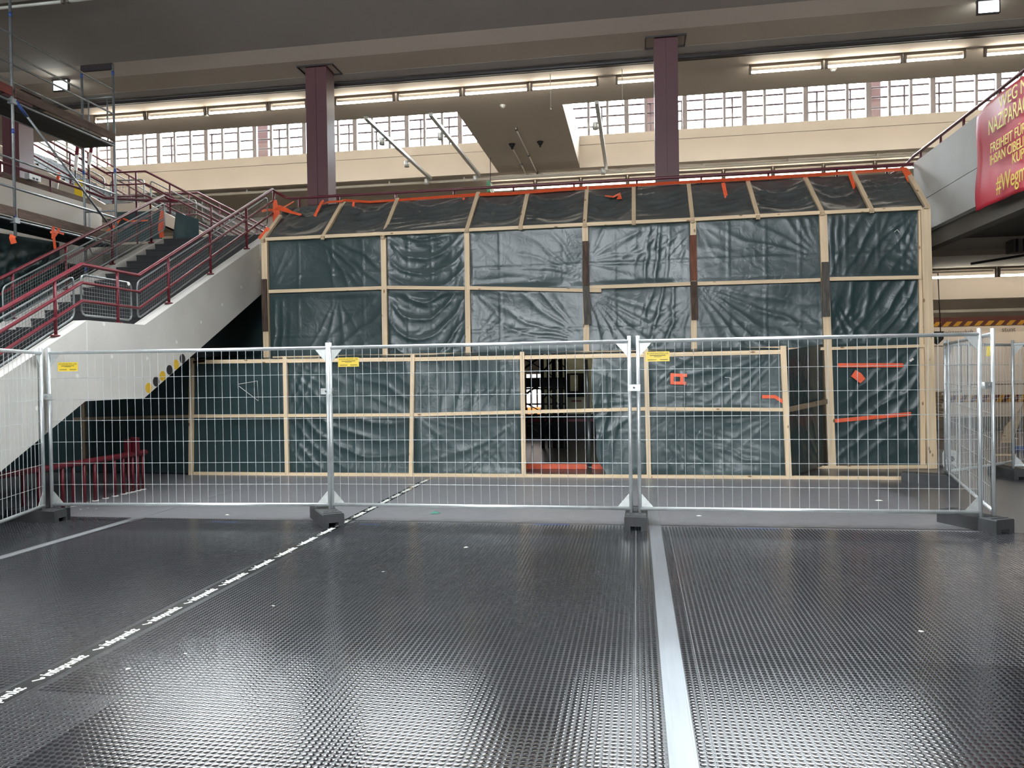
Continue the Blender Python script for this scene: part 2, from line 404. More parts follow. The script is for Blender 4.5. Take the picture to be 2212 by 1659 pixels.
# ceilings
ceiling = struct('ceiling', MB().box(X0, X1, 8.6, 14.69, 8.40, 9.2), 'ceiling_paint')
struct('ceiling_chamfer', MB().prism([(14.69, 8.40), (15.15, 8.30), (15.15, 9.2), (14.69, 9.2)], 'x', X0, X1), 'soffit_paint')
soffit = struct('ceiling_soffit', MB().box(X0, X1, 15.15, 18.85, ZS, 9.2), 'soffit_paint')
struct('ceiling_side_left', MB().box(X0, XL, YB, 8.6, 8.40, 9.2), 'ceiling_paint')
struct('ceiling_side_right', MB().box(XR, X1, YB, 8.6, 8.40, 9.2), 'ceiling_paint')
for i in range(6):  # unseen roof strips, widened to cut down the skylight
    struct('roof_beam', MB().box(XL-.3, XR+.3, -20+i*4.8+(0 if i == 0 else -.87), -16.42+i*4.8, 8.7, 9.5), 'ceiling_paint')
MB().box(X0, X1, 15.98, 16.34, ZS-0.004, ZS).build('soffit_step', 'ceiling_paint', soffit)
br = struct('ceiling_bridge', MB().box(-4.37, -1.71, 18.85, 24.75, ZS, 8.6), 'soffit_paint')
MB().box(-1.83, -1.71, 18.85, 24.75, 8.6, 9.33).build('upstand', 'cream_paint', br)
MB().box(-4.37, -4.25, 18.85, 24.75, 8.6, 9.33).build('upstand', 'cream_paint', br)
far = struct('ceiling_far_soffit', MB().box(X0, X1, 24.95, YE, ZS+.02, 8.6), 'soffit_paint')
par = struct('wall_parapet', MB().box(X0, X1, 24.75, 24.95, ZS, 9.015), 'cream_paint')
MB().box(X0, X1, 24.765, 24.95, 9.015, 9.03).build('seam', 'dark_soffit', par)
MB().box(X0, X1, 24.75, 24.95, 9.03, 9.33).build('coping', 'cream_paint', par)
struct('roof_far', MB().box(X0, X1, 19.61, 27.2, 13.2, 13.5), 'ceiling_paint')  # unseen void roof, its slit narrowed to limit light on the parapet
struct('roof_near', MB().box(X0, X1, 18.6, 19.49, 13.2, 13.5), 'ceiling_paint')
struct('wall_upper', MB().box(X0, X1, 18.5, 18.85, 9.2, 13.2), 'cream_paint')

# walls
struct('wall_left', MB().box(X0-.3, X0, YB, YE, 0, 13.5), 'wall_paint')
struct('wall_right', MB().box(X1, X1+.3, YB, YE, 0, 13.5), 'wall_paint')
struct('wall_front', MB().box(X0, X1, YB-.3, YB, 0, 5.0).box(X0, X1, YB-.3, YB, 7.8, 9.5).box(X0, -10.8, YB-.3, YB, 5.0, 7.8).box(4.8, X1, YB-.3, YB, 5.0, 7.8), 'wall_paint')  # opening added in this unseen wall to let in frontal light
struct('wall_back', MB().box(X0, X1, YE-.5, YE, 0, 8.3), 'wall_paint')
struct('wall_sill', MB().box(X0, X1, 26.92, 27.1, 8.6, 9.5), 'cream_paint')
struct('wall_head', MB().box(X0, X1, 26.92, 27.1, 13.0, 13.2), 'cream_paint')

# clerestory windows, one per column bay, with mullions and panes
mull_thick = MB().box(-.08, .08, -.06, .06, 9.5, 13.0).mesh('mullion', 'mullion')
mull_thin = MB().box(-.045, .045, -.04, .04, 9.5, 13.0).mesh('mullion', 'mullion')
pane = MB().box(-.31, .31, -.006, .006, 9.5, 13.0).mesh('pane', 'window_glass')
xw = X0; k = 0; wn = 0; win = None
while xw < X1-0.3:
    if k % 11 == 0:
        wn += 1; win = MB().box(xw, min(xw+11*.66, X1), 26.95, 27.08, 9.5, 9.56).build('window_%d' % wn, 'mullion'); win['kind'] = 'structure'
        MB().box(xw, min(xw+11*.66, X1), 26.95, 27.08, 12.94, 13.0).build('head_rail', 'mullion', win)
    place('mullion', mull_thick if k % 3 == 0 else mull_thin, (xw, 27.02, 0), win)
    place('pane', pane, (xw+.33, 27.02, 0), win)
    xw += .66; k += 1
# terrace railing and red posts outside the glass
tr = thing('terrace_railing', 'thin red three-rail railing outside the clerestory windows', 'railing', (0, 28.0, 8.6))
for z in (10.62, 10.98, 11.32):
    MB().tube((X0+.5, 28, z), (X1-.5, 28, z), .036, 6).build('rail', 'terrace_red', tr)
up = MB().tube((0,0,0), (0,0,2.75), .036, 6).mesh('post', 'terrace_red')
for i in range(27):
    place('post', up, (X0+1+i*1.42+(0.32 if i % 2 else 0), 0, 0), tr)
for i, px in enumerate((571, 1073, 1406, 1884)):
    a = atY(px, 270, 29.2)
    o = MB().box(a[0]-.24, a[0]+.24, 29.0, 29.4, 8.6, 13.2).build('terrace_post', 'mullion_red')
    tag(o, ['pale red post outside the windows, first from the scaffold', 'pale red post outside the windows beside the bridge soffit', 'pale red post outside the windows touching the middle column', 'pale red post outside the windows above the gallery end'][i], 'post', 'red posts outside the windows')

# columns
labels = ['dark red steel column behind the scaffold', 'dark red steel column above the left end of the tarp wall', 'dark red steel column in the middle of the gallery', 'dark red steel column in the open hall under the side gallery']
for i, (xa, xb) in enumerate(((-14.24, -13.81), (-6.877, -6.41), (0.425, 0.885), (7.72, 8.18))):
    c = thing('column', labels[i], 'column', ((xa+xb)/2, 15.66, 0), group='red steel columns')
    m = (xa+xb)/2
    MB().box(xa, m-.006, 15.45, 15.88, 0, ZS).build('flange', 'column_red', c)
    MB().box(m+.006, xb, 15.45, 15.88, 0, ZS).build('flange', 'column_red', c)
    MB().box(m-.006, m+.006, 15.465, 15.865, 0, ZS).build('web', 'column_red', c)
    f = MB(); e = .17
    for a in ((xa-e, xb+e, 15.38, 15.40), (xa-e, xb+e, 15.93, 15.95), (xa-e, xa-e+.02, 15.4, 15.93), (xb+e-.02, xb+e, 15.4, 15.93)):
        f.box(*a, ZS-.03, ZS)
    f.build('collar_frame', 'pipe_dark', c)

# galleries
gl = struct('wall_gallery_left', MB().box(XL-.15, XL, YB, YG, 4.05, 5.36), 'gallery_paint')
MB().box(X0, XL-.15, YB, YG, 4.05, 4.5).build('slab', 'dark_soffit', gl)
MB().box(XL-1.4, XL-.9, YB, YG, 3.85, 4.05).build('beam', 'soffit_paint', gl)
gr = struct('wall_gallery_right', MB().box(XR, XR+.15, YB, YG, 4.05, 4.595), 'concrete_grey')
MB().box(XR, XR+.15, YB, YG, 4.605, 5.36).build('parapet', 'concrete_grey', gr)
MB().box(XR+.006, XR+.15, YB, YG, 4.595, 4.605).build('seam', 'pipe_dark', gr)
for y in (12.95, 10.9): MB().box(XR-.001, XR, y-.004, y+.004, 4.61, 5.36).build('joint', 'gallery_paint', gr)
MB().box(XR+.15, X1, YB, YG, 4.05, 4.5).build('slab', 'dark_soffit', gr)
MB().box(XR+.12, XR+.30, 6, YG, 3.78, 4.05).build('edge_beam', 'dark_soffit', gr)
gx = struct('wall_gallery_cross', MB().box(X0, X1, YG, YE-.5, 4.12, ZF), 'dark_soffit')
# what stands below the cross gallery on the open right
b = struct('trim_1', MB().box(5.2, X1, 15.6, 16.4, 3.9, 4.12), 'soffit_paint')
b = struct('trim_2', MB().box(5.2, X1, 21.2, 21.5, 3.44, 4.12), 'wall_paint')
struct('trim_3', MB().box(5.2, X1, 21.9, 22.0, 3.15, 3.22), 'white_plastic')
pw = struct('wall_partition', MB().box(5.6, X1, 22.9, 23.1, 0.0, 3.05), 'wall_paint')
for z0, z1, nme in ((2.83, 2.96, 'hazard_band'), (0.72, 0.92, 'hazard_band')):
    MB().box(5.6, X1, 22.885, 22.9, z0, z1+(.12 if z0 > 2 else 0)).build(nme, 'hazard_brown', pw)
    st = MB().add([(0, 0, 0), (.14, 0, 0), (.26, 0, z1-z0), (.12, 0, z1-z0)], [(0, 1, 2, 3)]).mesh('hazard_stripe', 'hazard_yellow')
    for i in range(40): place('hazard_stripe', st, (5.7+i*.27, 22.882, z0), pw)
MB().box(5.6, X1, 22.89, 22.9, 0, .32).build('plinth', 'dark_soffit', pw)
for x0, x1, z0, z1 in ((9.05, 11.2, 1.2, 2.3), (7.9, 8.9, 1.0, 2.3)):
    for a in ((x0, x1, z1-.02, z1), (x0, x1, z0, z0+.02), (x0, x0+.02, z0, z1), (x1-.02, x1, z0, z1)):
        MB().box(a[0], a[1], 22.89, 22.9, a[2], a[3]).build('panel_joint', 'panel_line', pw)
a = atY(2004, 719, 22.88); text('lettering', 'und Sportwissenschaft', .17, 'panel_line', pw, (a[0]-.15, a[1], a[2]-.05), (math.pi/2, 0, 0), .001, sx=.86)
a = atY(2164, 716, 22.88); text('lettering', 'stunt', .17, 'panel_line', pw, (a[0], a[1], a[2]), (math.pi/2, 0, 0), .001)

# ================================================================== FLUORESCENT LIGHTS
def tube_light(xa, xb, Y, Z, label, group, tm='tube_light', ztop=None):
    xm = (xa+xb)/2; L = xb-xa
    t = thing('fluorescent_light', label, 'light', (xm, Y, Z), group=group)
    MB().tube((-L/2+.02, 0, 0), (L/2-.02, 0, 0), .026, 10).build('tube', tm, t, True)
    zt = (ztop or Z+.16)-Z
    MB().box(-L/2-.02, L/2+.02, -.035, .035, zt-.06, zt).build('housing', 'light_housing', t, True)
    for s in (-1, 1): MB().box(s*(L/2-.0)-.025, s*(L/2)+.025, -.03, .03, -.035, zt-.06).build('lamp_holder', 'light_housing', t, True)
segs = [(205,312),(320,442),(450,577),(584,661),(725,850),(860,994),(1003,1140),(1148,1290),(1332,1420),(1620,1775),(1785,1947),(1955,2083),(2128,2290)]
names = ['first', 'second', 'third', 'fourth', 'fifth', 'sixth', 'seventh', 'eighth', 'ninth', 'tenth', 'eleventh', 'twelfth', 'thirteenth']
for i, (a, b_) in enumerate(segs):
    xa = atY(a, 250-.0706*a, 17.25)[0]; xb = atY(b_, 250-.0706*b_, 17.25)[0]
    tube_light(xa, xb, 17.25, 8.14, 'lit fluorescent tube on the upper soffit, %s in the row from the scaffold' % names[i], 'lit tubes on the upper soffit', ztop=ZS)
for i in range(9):
    xa = -4.85+i*1.56
    tube_light(xa, xa+1.48, 26.0, 8.04, 'lit fluorescent tube low behind the gallery handrail, %s from the exit sign' % names[i], 'lit tubes behind the gallery handrail', ztop=ZS)
for i, (xa, xb) in enumerate(((7.14, 8.62), (8.70, 10.2))):
    tube_light(xa, xb, 20.2, 3.9, ['lit fluorescent tube beside the tall corner timber post, low under the gallery', 'lit fluorescent tube low under the gallery at the picture edge'][i], 'lit tubes under the gallery', ztop=4.12)
for i in range(4):  # unseen tubes added to brighten the hall under the gallery
    tube_light(10.3+i*1.56, 11.78+i*1.56, 20.2, 3.9, 'fluorescent tube continuing the row under the gallery beyond the picture edge, %s' % names[i], 'lit tubes under the gallery', ztop=4.12)
    if i < 2: tube_light(-2.4+i*1.56, -.92+i*1.56, 19.0, 3.9, 'fluorescent tube hidden under the gallery behind the doorway, %s from the stairs' % names[i], 'lit tubes behind the doorway', ztop=4.12)  # added out of sight to light the cream sheet
for i in range(6):  # unseen row added to wash the lettered wall with light
    tube_light(5.7+i*1.56, 7.18+i*1.56, 22.0, 3.85, 'fluorescent tube hidden behind the deep beam by the lettered wall, %s from the corner' % names[i], 'lit tubes behind the deep beam', ztop=4.12)
for i in range(3):  # more unseen tubes, added for light in the open hall
    tube_light(10.3+i*1.9, 12.0+i*1.9, 13.0, 3.85, 'fluorescent tube under the side gallery beyond the picture edge, %s from the banner' % names[i], 'lit tubes under the side gallery', ztop=4.05)
for i, (xa, xb) in enumerate(((-11.4, -9.75), (-9.65, -8.05))):
    tube_light(xa, xb, 11.95, 8.28, ['unlit ceiling tube beside the tallest scaffold pole', 'unlit ceiling tube farther from the scaffold pole'][i], 'unlit tubes on the near ceiling', 'tube_off', 8.40)
for i, (px, py, X) in enumerate(((131, 181, None), (2128, 18, None))):
    p = atZ(px, py, 8.2); t = thing('emergency_lamp', ['glowing emergency sign lamp behind the scaffold guard rails', 'glowing emergency sign lamp on the ceiling above the banner'][i], 'lamp', (p[0], 15.05, 8.16), group='emergency sign lamps')
    MB().box(-.17, .17, -.02, .02, -.1, .1).build('sign_face', 'sign_lamp', t, True)
    MB().box(-.19, .19, -.05, .05, .1, .14).box(-.19, -.17, -.03, .03, -.1, .1).box(.17, .19, -.03, .03, -.1, .1).box(-.19, .19, -.03, .03, -.12, -.1).build('frame', 'pipe_dark', t, True)
    MB().tube((0, 0, .14), (0, 0, .155), .012, 6).build('hanger', 'pipe_dark', t, True)

# pipes, tracks and small fittings of the soffit
pipe_lab = ['dark pipe along the soffit above the tube lights', 'second thinner dark pipe beside the soffit pipe']
for i, (y, r, z) in enumerate(((16.40, .05, 8.24), (16.56, .035, 8.26))):
    o = thing('ceiling_pipe', pipe_lab[i], 'pipe', (0, y, z)); MB().tube((X0+.1, 0, 0), (X1-.1, 0, 0), r, 10).build('pipe_run', 'pipe_dark', o, True)
    cl = MB().tube((0, 0, 0), (0, 0, 8.3-z), .012, 6).mesh('hanger', 'pipe_dark')
    for j in range(16): place('hanger', cl, (-18+j*2.2, 0, 0), o)
for i, (p, q) in enumerate((((790,255),(922,382)), ((930,248),(1032,377)), ((1289,222),(1307,362)))):
    a = atZ(*p, 8.22); b_ = atZ(*q, 8.22)
    t = thing('light_track', ['grey spotlight track across the void, nearest the left column', 'grey spotlight track across the void beside the bridge soffit', 'grey spotlight track across the void beside the middle column'][i], 'light track', (a[0], a[1], 8.22), group='spotlight tracks')
    L = 24.74-a[1]
    MB().box(-.05, .05, 0, L, -.03, .05).build('track', 'spot_grey', t, True)
    for f in ((.25, .62, .98) if i == 0 else (.22, .97)):
        MB().tube((-.1, L*f, -.22), (-.1, L*f, -.04), .075, 12).build('spotlight', 'spot_grey', t, True)
for i, (p, q) in enumerate((((1114,277),(1161,375)), ((1106,318),(1140,382)))):
    a = atZ(*p, 8.265); b_ = atZ(*q, 8.265)
    o = thing('conduit', ['longer pale conduit on the bridge soffit', 'shorter pale conduit ending at a sprinkler on the bridge soffit'][i], 'conduit', a)
    MB().tube((0,0,0), (b_[0]-a[0], b_[1]-a[1], 0), .02, 8).build('conduit_run', 'pipe_pale', o, True)
    for f in (0.02, .55, .98): MB().box((b_[0]-a[0])*f-.03, (b_[0]-a[0])*f+.03, (b_[1]-a[1])*f-.05, (b_[1]-a[1])*f+.05, -.03, .035).build('clip', 'pipe_dark', o, True)
for i, (px, py) in enumerate(((1106,315), (1167,310))):
    a = atZ(px, py, 8.25); o = thing('sprinkler_head', ['black sprinkler head at the end of the short conduit', 'black sprinkler head alone on the bridge soffit'][i], 'sprinkler', (a[0], a[1], 8.25), group='sprinkler heads')
    MB().tube((0,0,.05), (0,0,-.05), .1, 12, .04).build('rosette', 'black', o, True); MB().tube((0,0,-.05), (0,0,-.1), .025, 8).build('nozzle', 'black', o, True)
for i, (px, py, z) in enumerate(((1086,227,8.3), (447,245,8.3), (1800,147,8.3), (2052,80,8.3), (228,225,8.3))):
    a = atZ(px, py, z); o = thing('smoke_detector', ['white smoke detector at the front edge of the bridge soffit', 'white smoke detector under the tube lights left of the column', 'white smoke detector under the tube lights right of the middle column', 'white smoke detector between dark pipe and tube lights', 'white smoke detector behind the scaffold top'][i], 'detector', (a[0], a[1], z), group='smoke detectors')
    MB().tube((0,0,0), (0,0,-.035), .07, 14).build('base', 'white_plastic', o, True); MB().tube((0,0,-.035), (0,0,-.07), .05, 14, .04).build('sensor_cap', 'white_plastic', o, True)
for i, (px, y0, y1) in enumerate(((1196, 105, 213), (1345, 95, 200))):
    a = atZ(px, y1, 8.0); o = thing('hanging_rod', ['thin rod hanging in front of the tube lights, nearer the bridge soffit', 'thin rod hanging in front of the tube lights, nearer the middle column'][i], 'rod', (a[0], 16.9, 8.3))
    MB().tube((0,0,0), (0,0,-.75), .008, 6).build('rod', 'pipe_pale', o, True); MB().tube((0,0,-.75), (0,0,-.78), .02, 6).build('end_nut', 'pipe_pale', o, True)
# trunking under the far soffit
for i, (y, z, r) in enumerate(((25.1, 8.2, .05), (25.3, 8.24, .03))):
    o = thing('far_conduit', ['pale conduit along the far parapet foot', 'thin second conduit along the far parapet foot'][i], 'conduit', (0, y, z)); MB().tube((X0+.1,0,0), (X1-.1,0,0), r, 8).build('conduit_run', 'pipe_pale' if i == 0 else 'pipe_dark', o, True)
    for j in range(12): MB().box(-16+j*2.6-.03, -16+j*2.6+.03, -.05, .05, -.02, 8.30-z).build('clip', 'pipe_pale', o, True)
a = atY(1060, 408, 23.0)
o = thing('exit_sign', 'green exit sign box hanging behind the gallery handrail', 'sign', (a[0], a[1], a[2]))
MB().box(-.05, .05, -.35, .35, -.16, .16).build('sign_box', 'exit_green', o, True); MB().box(-.06, -.055, -.2, .2, -.08, .08).box(.055, .06, -.2, .2, -.08, .08).build('pictogram', 'white_print', o, True); MB().tube((0,0,.16), (0,0,1.0), .012, 6).build('hanger', 'pipe_dark', o, True)

# ================================================================== STAIRCASE
SN, SF = -7.10, -9.70       # outer faces of the two stringers
prof_top = [(3.9, 0.0), (4.55, 0.12), (9.0, 2.48), (10.19, 2.49), (14.30, 4.56), (YG, 4.56)]
prof_bot = [(YG, 3.80), (10.15, 1.42), (8.94, 1.42), (6.33, 0.0)]
st = thing('staircase', 'concrete staircase with black rubber steps rising beside the tarp wall', 'staircase', (-8.4, 9.0, 0))
near = MB().prism(prof_top+prof_bot, 'x', SN-.2, SN).build('stringer', 'concrete', st)
MB().prism(prof_top+prof_bot, 'x', SF, SF+.2).build('stringer', 'concrete', st)
MB().box(SF+.2, SN-.2, 8.9, 10.52, 2.20, 2.376).build('landing', 'step_rubber', st)
MB().prism([(6.3, .75), (9.0, 2.2), (10.3, 2.2), (14.4, 4.4), (14.4, 4.2), (10.25, 1.98), (9.0, 1.98), (6.3, .5)], 'x', SF+.2, SN-.2).build('soffit_slab', 'concrete', st)
step = MB().box(SF+.2, SN-.2, 0, .31, -.16, 0).box(SF+.2, SN-.2, -.012, .0, -.035, 0).mesh('step', 'step_rubber')
for k in range(14):
    place('step', step, (8.4, 14.32-.294*k-9.0, 4.56-.156*k), st)
for k in range(1, 15):
    place('step', step, (8.4, 9.0-.294*k-9.0, 2.376-.156*k), st)
for px, py in ((80,882), (167,812), (241,770), (318,774), (381,739), (434,696), (480,658), (521,620), (278,613), (224,700), (560,588)):
    p = atX(px, py, SN)
    MB().disc((p[1], p[2]), .028, 12, 'x', (SN-.004, SN+.0025)).build('tie_hole', 'white_plastic', near)
MB().box(SN-.001, SN+.0015, 8.985, 9.0, 1.44, 2.46).build('cast_joint', 'white_plastic', near)
disc_lab = ['yellow warning disc on the stair side, lowest of six', 'black warning disc on the stair side, second lowest of six', 'yellow warning disc on the stair side, third lowest of six', 'black warning disc on the stair side, fourth lowest of six', 'yellow warning disc on the stair side, second highest of six', 'black warning disc on the stair side, highest of six']
for i, (px, py) in enumerate(((321,838),(337,824),(351,812),(366,799),(380,787),(394,775))):
    p = atX(px, py, SN); m = 'disc_yellow' if i % 2 == 0 else 'disc_black'
    o = thing('warning_disc', disc_lab[i], 'sticker', (SN, p[1], p[2]), group='warning discs on the stair side')
    MB().disc((0, 0), .076, 20, 'x', (0, .003)).build('disc_face', m, o, True)

def wire_panel(parent, X, pts_lo, pts_hi, pitch=.05, mat_f='grey_tube', r=.014, wr=.0022, name='mesh_panel', axis='y'):
    """framed wire mesh standing in the plane X=const (axis y) or Y=const (axis x); lo and hi are its two lower and upper corners (a, z)"""
    def P(a, z): return (X, a, z) if axis == 'y' else (a, X, z)
    (a0, z0), (a1, z1) = pts_lo; (_, w0), (_, w1) = pts_hi
    c = .07
    def lerp(p, q, t): return (p[0]+(q[0]-p[0])*t, p[1]+(q[1]-p[1])*t)
    cs = [(a0, z0), (a1, z1), (a1, w1), (a0, w0)]; loop = []
    for i in range(4):
        p, q, n = cs[i], cs[(i+1) % 4], cs[i-1]
        d1 = math.hypot(n[0]-p[0], n[1]-p[1]); d2 = math.hypot(q[0]-p[0], q[1]-p[1])
        A = lerp(p, n, min(.4, c/d1)); B = lerp(p, q, min(.4, c/d2)); M = lerp(lerp(A, B, .5), p, .4)
        loop += [A, M, B]
    fr = MB().path([P(*q) for q in loop], r, 6, True).build(name, mat_f, parent)
    w = MB(); n = max(2, int(abs(a1-a0)/pitch))
    for i in range(1, n):
        t = i/n; a = a0+(a1-a0)*t; w.tube(P(a, z0+(z1-z0)*t), P(a, w0+(w1-w0)*t), wr, 3, cap=False)
    n = max(2, int(abs(w0-z0)/pitch))
    for i in range(1, n):
        t = i/n; w.tube(P(a0, z0+(w0-z0)*t), P(a1, z1+(w1-z1)*t), wr, 3, cap=False)
    o = w.build('wire_mesh', mat_f, fr); o['kind'] = 'stuff'
    return fr

def stair_rail(X, label, m, hand, bases, side, endpiece):
    t = thing('stair_railing', label, 'railing', (X, 9.0, 2.4))
    for off, nm, r in ((0, 'handrail', .027), (-.24, 'rail', .021), (-.48, 'rail', .021)):
        pts = [(X, y, z+off) for y, z in hand]
        if off == 0: pts += endpiece
        MB().path(pts, r, 10).build(nm, m, t)
    def hz(y):
        for (a, za), (b, zb) in zip(hand, hand[1:]):
            if a <= y <= b: return za+(zb-za)*(y-a)/(b-a)
        return hand[-1][1]
    def sz(y):
        for (a, za), (b, zb) in zip(prof_top, prof_top[1:]):
            if a <= y <= b: return za+(zb-za)*(y-a)/(b-a)
        return ZF
    for y in bases:
        p = MB().tube((X, y, sz(y)), (X, y, hz(y)), .021, 10).build('post', m, t)
        MB().tube((X, y, sz(y)-.005), (X, y, sz(y)+.015), .06, 14).build('base_plate', m, p)
    Xm = X+side*.07
    for a, b in ((5.6, 8.98), (9.12, 10.14), (10.28, 14.4)):
        wire_panel(t, Xm, ((a, hz(a)-.66), (b, hz(b)-.66)), ((a, hz(a)-.12), (b, hz(b)-.12)))
    return t
hand = [(4.9, 0.98), (9.05, 3.22), (10.22, 3.22), (14.50, 5.49)]
stair_rail(-7.20, 'dark red tube railing with wire mesh on the stair side nearest the tarp wall', 'rail_red', hand, (5.2, 6.4, 7.5, 8.57, 9.75, 10.95, 12.16, 13.42, 14.55), -1, [(-7.2, 14.60, 5.47), (-7.05, 14.74, 5.38), (-6.95, 14.75, 5.35)])
stair_rail(-9.60, 'dark red tube railing with wire mesh on the stair side nearest the scaffold', 'rail_red', hand, (5.6, 6.8, 8.0, 9.2, 10.55, 11.7, 12.88, 14.05), 1, [(-9.6, 14.62, 5.46), (-9.45, 14.75, 5.42)])

# guard barrier below the stair
bar = thing('floor_barrier', 'dark red tube barrier with close posts standing under the staircase', 'barrier', (-7.5, 9.6, 0))
zt = atX(310, 973, -7.5)[2]
MB().path([(-7.5, 6.6, zt-.03), (-7.5, 10.72, zt-.03)], .042, 12).build('top_rail', 'rail_red', bar)
for px in (51, 85, 111, 136, 159, 183, 206, 228, 249, 268, 279, 288, 299, 310):
    y = atX(px, 1085, -7.5)[1]
    p = MB().tube((-7.5, y, 0), (-7.5, y, zt-.05), .023, 10).build('post', 'rail_red', bar)
    MB().tube((-7.5, y, 0), (-7.5, y, .012), .045, 12).build('foot_plate', 'white_plastic', p)
MB().box(-7.54, -7.44, 10.40, 10.50, zt, zt+.22).box(-7.54, -7.46, 10.28, 10.32, zt, zt+.2).build('bracket', 'rail_red', bar)

# ================================================================== CROSS GALLERY RAILING
gal = thing('gallery_railing', 'dark red tube handrail along the gallery above the tarp', 'railing', (-1, 14.75, ZF))
MB().path([(-6.95, 14.75, 5.35), (4.98, 14.75, 5.35)], .028, 10).build('handrail', 'rail_dark_red', gal)
MB().path([(-6.95, 14.75, 5.02), (4.98, 14.75, 5.02)], .02, 8).build('rail', 'rail_dark_red', gal)
for px in (646, 731, 855, 981, 1109, 1240, 1376, 1515, 1660, 1808, 1916):
    x = atY(px, 400, 14.75)[0]; MB().tube((x, 14.75, ZF), (x, 14.75, 5.34), .021, 10).build('post', 'rail_dark_red', gal)
xa, xb = atY(1499, 400, 14.86)[0], atY(1774, 380, 14.86)[0]
wire_panel(gal, 14.86, ((xa, 4.62), (xb, 4.62)), ((xa, 5.24), (xb, 5.24)), .12, r=.018, axis='x')
# railing on the side gallery
gs = thing('side_gallery_railing', 'dark red handrail on the grey parapet behind the banner', 'railing', (5.03, 11, 5.36))
MB().path([(5.03, 14.95, 5.54), (5.03, 6.0, 5.54)], .028, 10).build('handrail', 'rail_dark_red', gs)
MB().path([(5.10, 15.2, 5.42), (5.10, 6.0, 5.42)], .018, 8).build('rail', 'rail_dark_red', gs)
MB().path([(5.03, 14.95, 5.54), (4.9, 15.0, 5.4), (4.2, 15.05, 4.95)], .022, 8).build('bend', 'rail_dark_red', gs)
for y in (14.6, 13.7, 12.8, 11.6, 10.4, 9.2, 8.0): MB().tube((5.03, y, 5.36), (5.03, y, 5.53), .021, 8).build('post', 'rail_dark_red', gs)
gw = thing('opposite_gallery_railing', 'dark red handrail with brown boards on the gallery behind the scaffold', 'railing', (-11.3, 11, 5.36))
MB().path([(-11.3, 4, 5.66), (-11.3, 14.2, 5.66), (-11.1, 14.7, 5.56), (-9.5, 14.75, 5.42)], .028, 10).build('handrail', 'rail_dark_red', gw)
MB().box(-11.34, -11.30, 4, 14.5, 5.38, 5.50).build('kick_board', 'toe_board', gw)
for y in (6.5, 8.2, 10.0, 12.2, 13.4): MB().tube((-11.3, y, 5.3), (-11.3, y, 5.65), .021, 8).build('post', 'rail_dark_red', gw)
MB().tube((-10.4, 14.75, ZF), (-10.4, 14.75, 5.47), .021, 8).build('post', 'rail_dark_red', gw)

# ================================================================== UPPER STAIRCASE behind
us = thing('upper_staircase', 'upper flight of stairs climbing away from the gallery behind the scaffold', 'staircase', (-13, 20.2, ZF))
pt = [(-9.6, ZF), (-13.1, 6.40), (-14.3, 6.40), (-18.2, 8.6)]
for Y in (19.0, 21.5):
    poly = [(x, z+.10) for x, z in pt]+[(x, max(ZF+.005, z-.30)) for x, z in reversed(pt)]+[(-10.1, ZF+.005)]
    MB().prism(poly, 'y', Y-.08, Y+.08).build('stringer', 'cream_paint', us)
MB().box(-14.35, -13.05, 19.08, 21.42, 6.25, 6.40).build('landing', 'soffit_paint', us)
sm = MB().box(-.16, .16, -1.17, 1.17, -.155, 0).mesh('step', 'step_rubber')
for k in range(12): place('step', sm, (-9.75-.29*k+13, .05, 4.72+.153*k-ZF), us)
for k in range(14): place('step', sm, (-14.45-.27*k+13, .05, 6.55+.155*k-ZF), us)
for j, Y in enumerate((19.0, 21.5)):
    r = thing('upper_stair_railing', ['dark red railing on the near side of the upper flight', 'dark red railing on the far side of the upper flight'][j], 'railing', (-13, Y, ZF))
    hp = [(-9.5, 5.45), (-13.11, 7.36), (-14.3, 7.38), (-18.2, 9.60)]
    for off, rr in ((0, .03), (-.34, .024), (-.66, .024)):
        MB().path([(x, Y, z+off) for x, z in hp], rr, 8).build('handrail' if off == 0 else 'rail', 'rail_dark_red', r)
    for x, z0, z1 in ((-9.6, 4.66, 5.5), (-11.2, 5.5, 6.36), (-12.4, 6.15, 6.98), (-13.4, 6.5, 7.36), (-14.1, 6.5, 7.37), (-15.4, 7.1, 8.0), (-16.8, 7.9, 8.8)):
        MB().tube((x, Y, z0), (x, Y, z1), .026, 8).build('post', 'rail_dark_red', r)
    for (a, za), (b, zb) in (((-9.7, 5.55), (-13.0, 7.28)), ((-13.2, 7.32), (-14.2, 7.34)), ((-14.4, 7.42), (-18.0, 9.45))):
        wire_panel(r, Y+.05, ((a, za-.75), (b, zb-.75)), ((a, za-.17), (b, zb-.17)), .09, r=.02, wr=.004, axis='x')

# ================================================================== SCAFFOLD
XS, XI, YA, YBs = -10.3, -11.0, 11.40, 13.95
sc = thing('scaffold', 'galvanised tube scaffold with brown toe boards standing above the staircase', 'scaffold', (XS, YA, 4.1))
for (x, y, z0, z1) in ((XS, YA, 4.12, 8.38), (XS, YBs, 3.6, 8.03), (XI, YBs, 3.6, 8.03), (XI, YA, 4.4, 8.38), (XS, 8.83, 4.12, 8.38)):
    p = MB().tube((x, y, z0), (x, y, z1), .0242, 12).build('standard', 'galvanised_dull', sc)
    for z in (z0+.35, 5.9, 7.85):
        if z < z1: MB().tube((x, y, z-.04), (x, y, z+.04), .0262, 12).build('blue_mark', 'blue_mark', p)
def tubeY(x, z, name='guard_rail', m='galvanised_dull', y0=8.83, y1=YBs, r=.019): MB().tube((x, y0, z), (x, y1, z), r, 10).build(name, m, sc)
zz = lambda px, py, X: atX(px, py, X)[2]
tubeY(XS, zz(0, 61, XS)); tubeY(XI, zz(0, 104, XI)); tubeY(XS, zz(0, 125, XS)); tubeY(XI, zz(0, 165, XI))
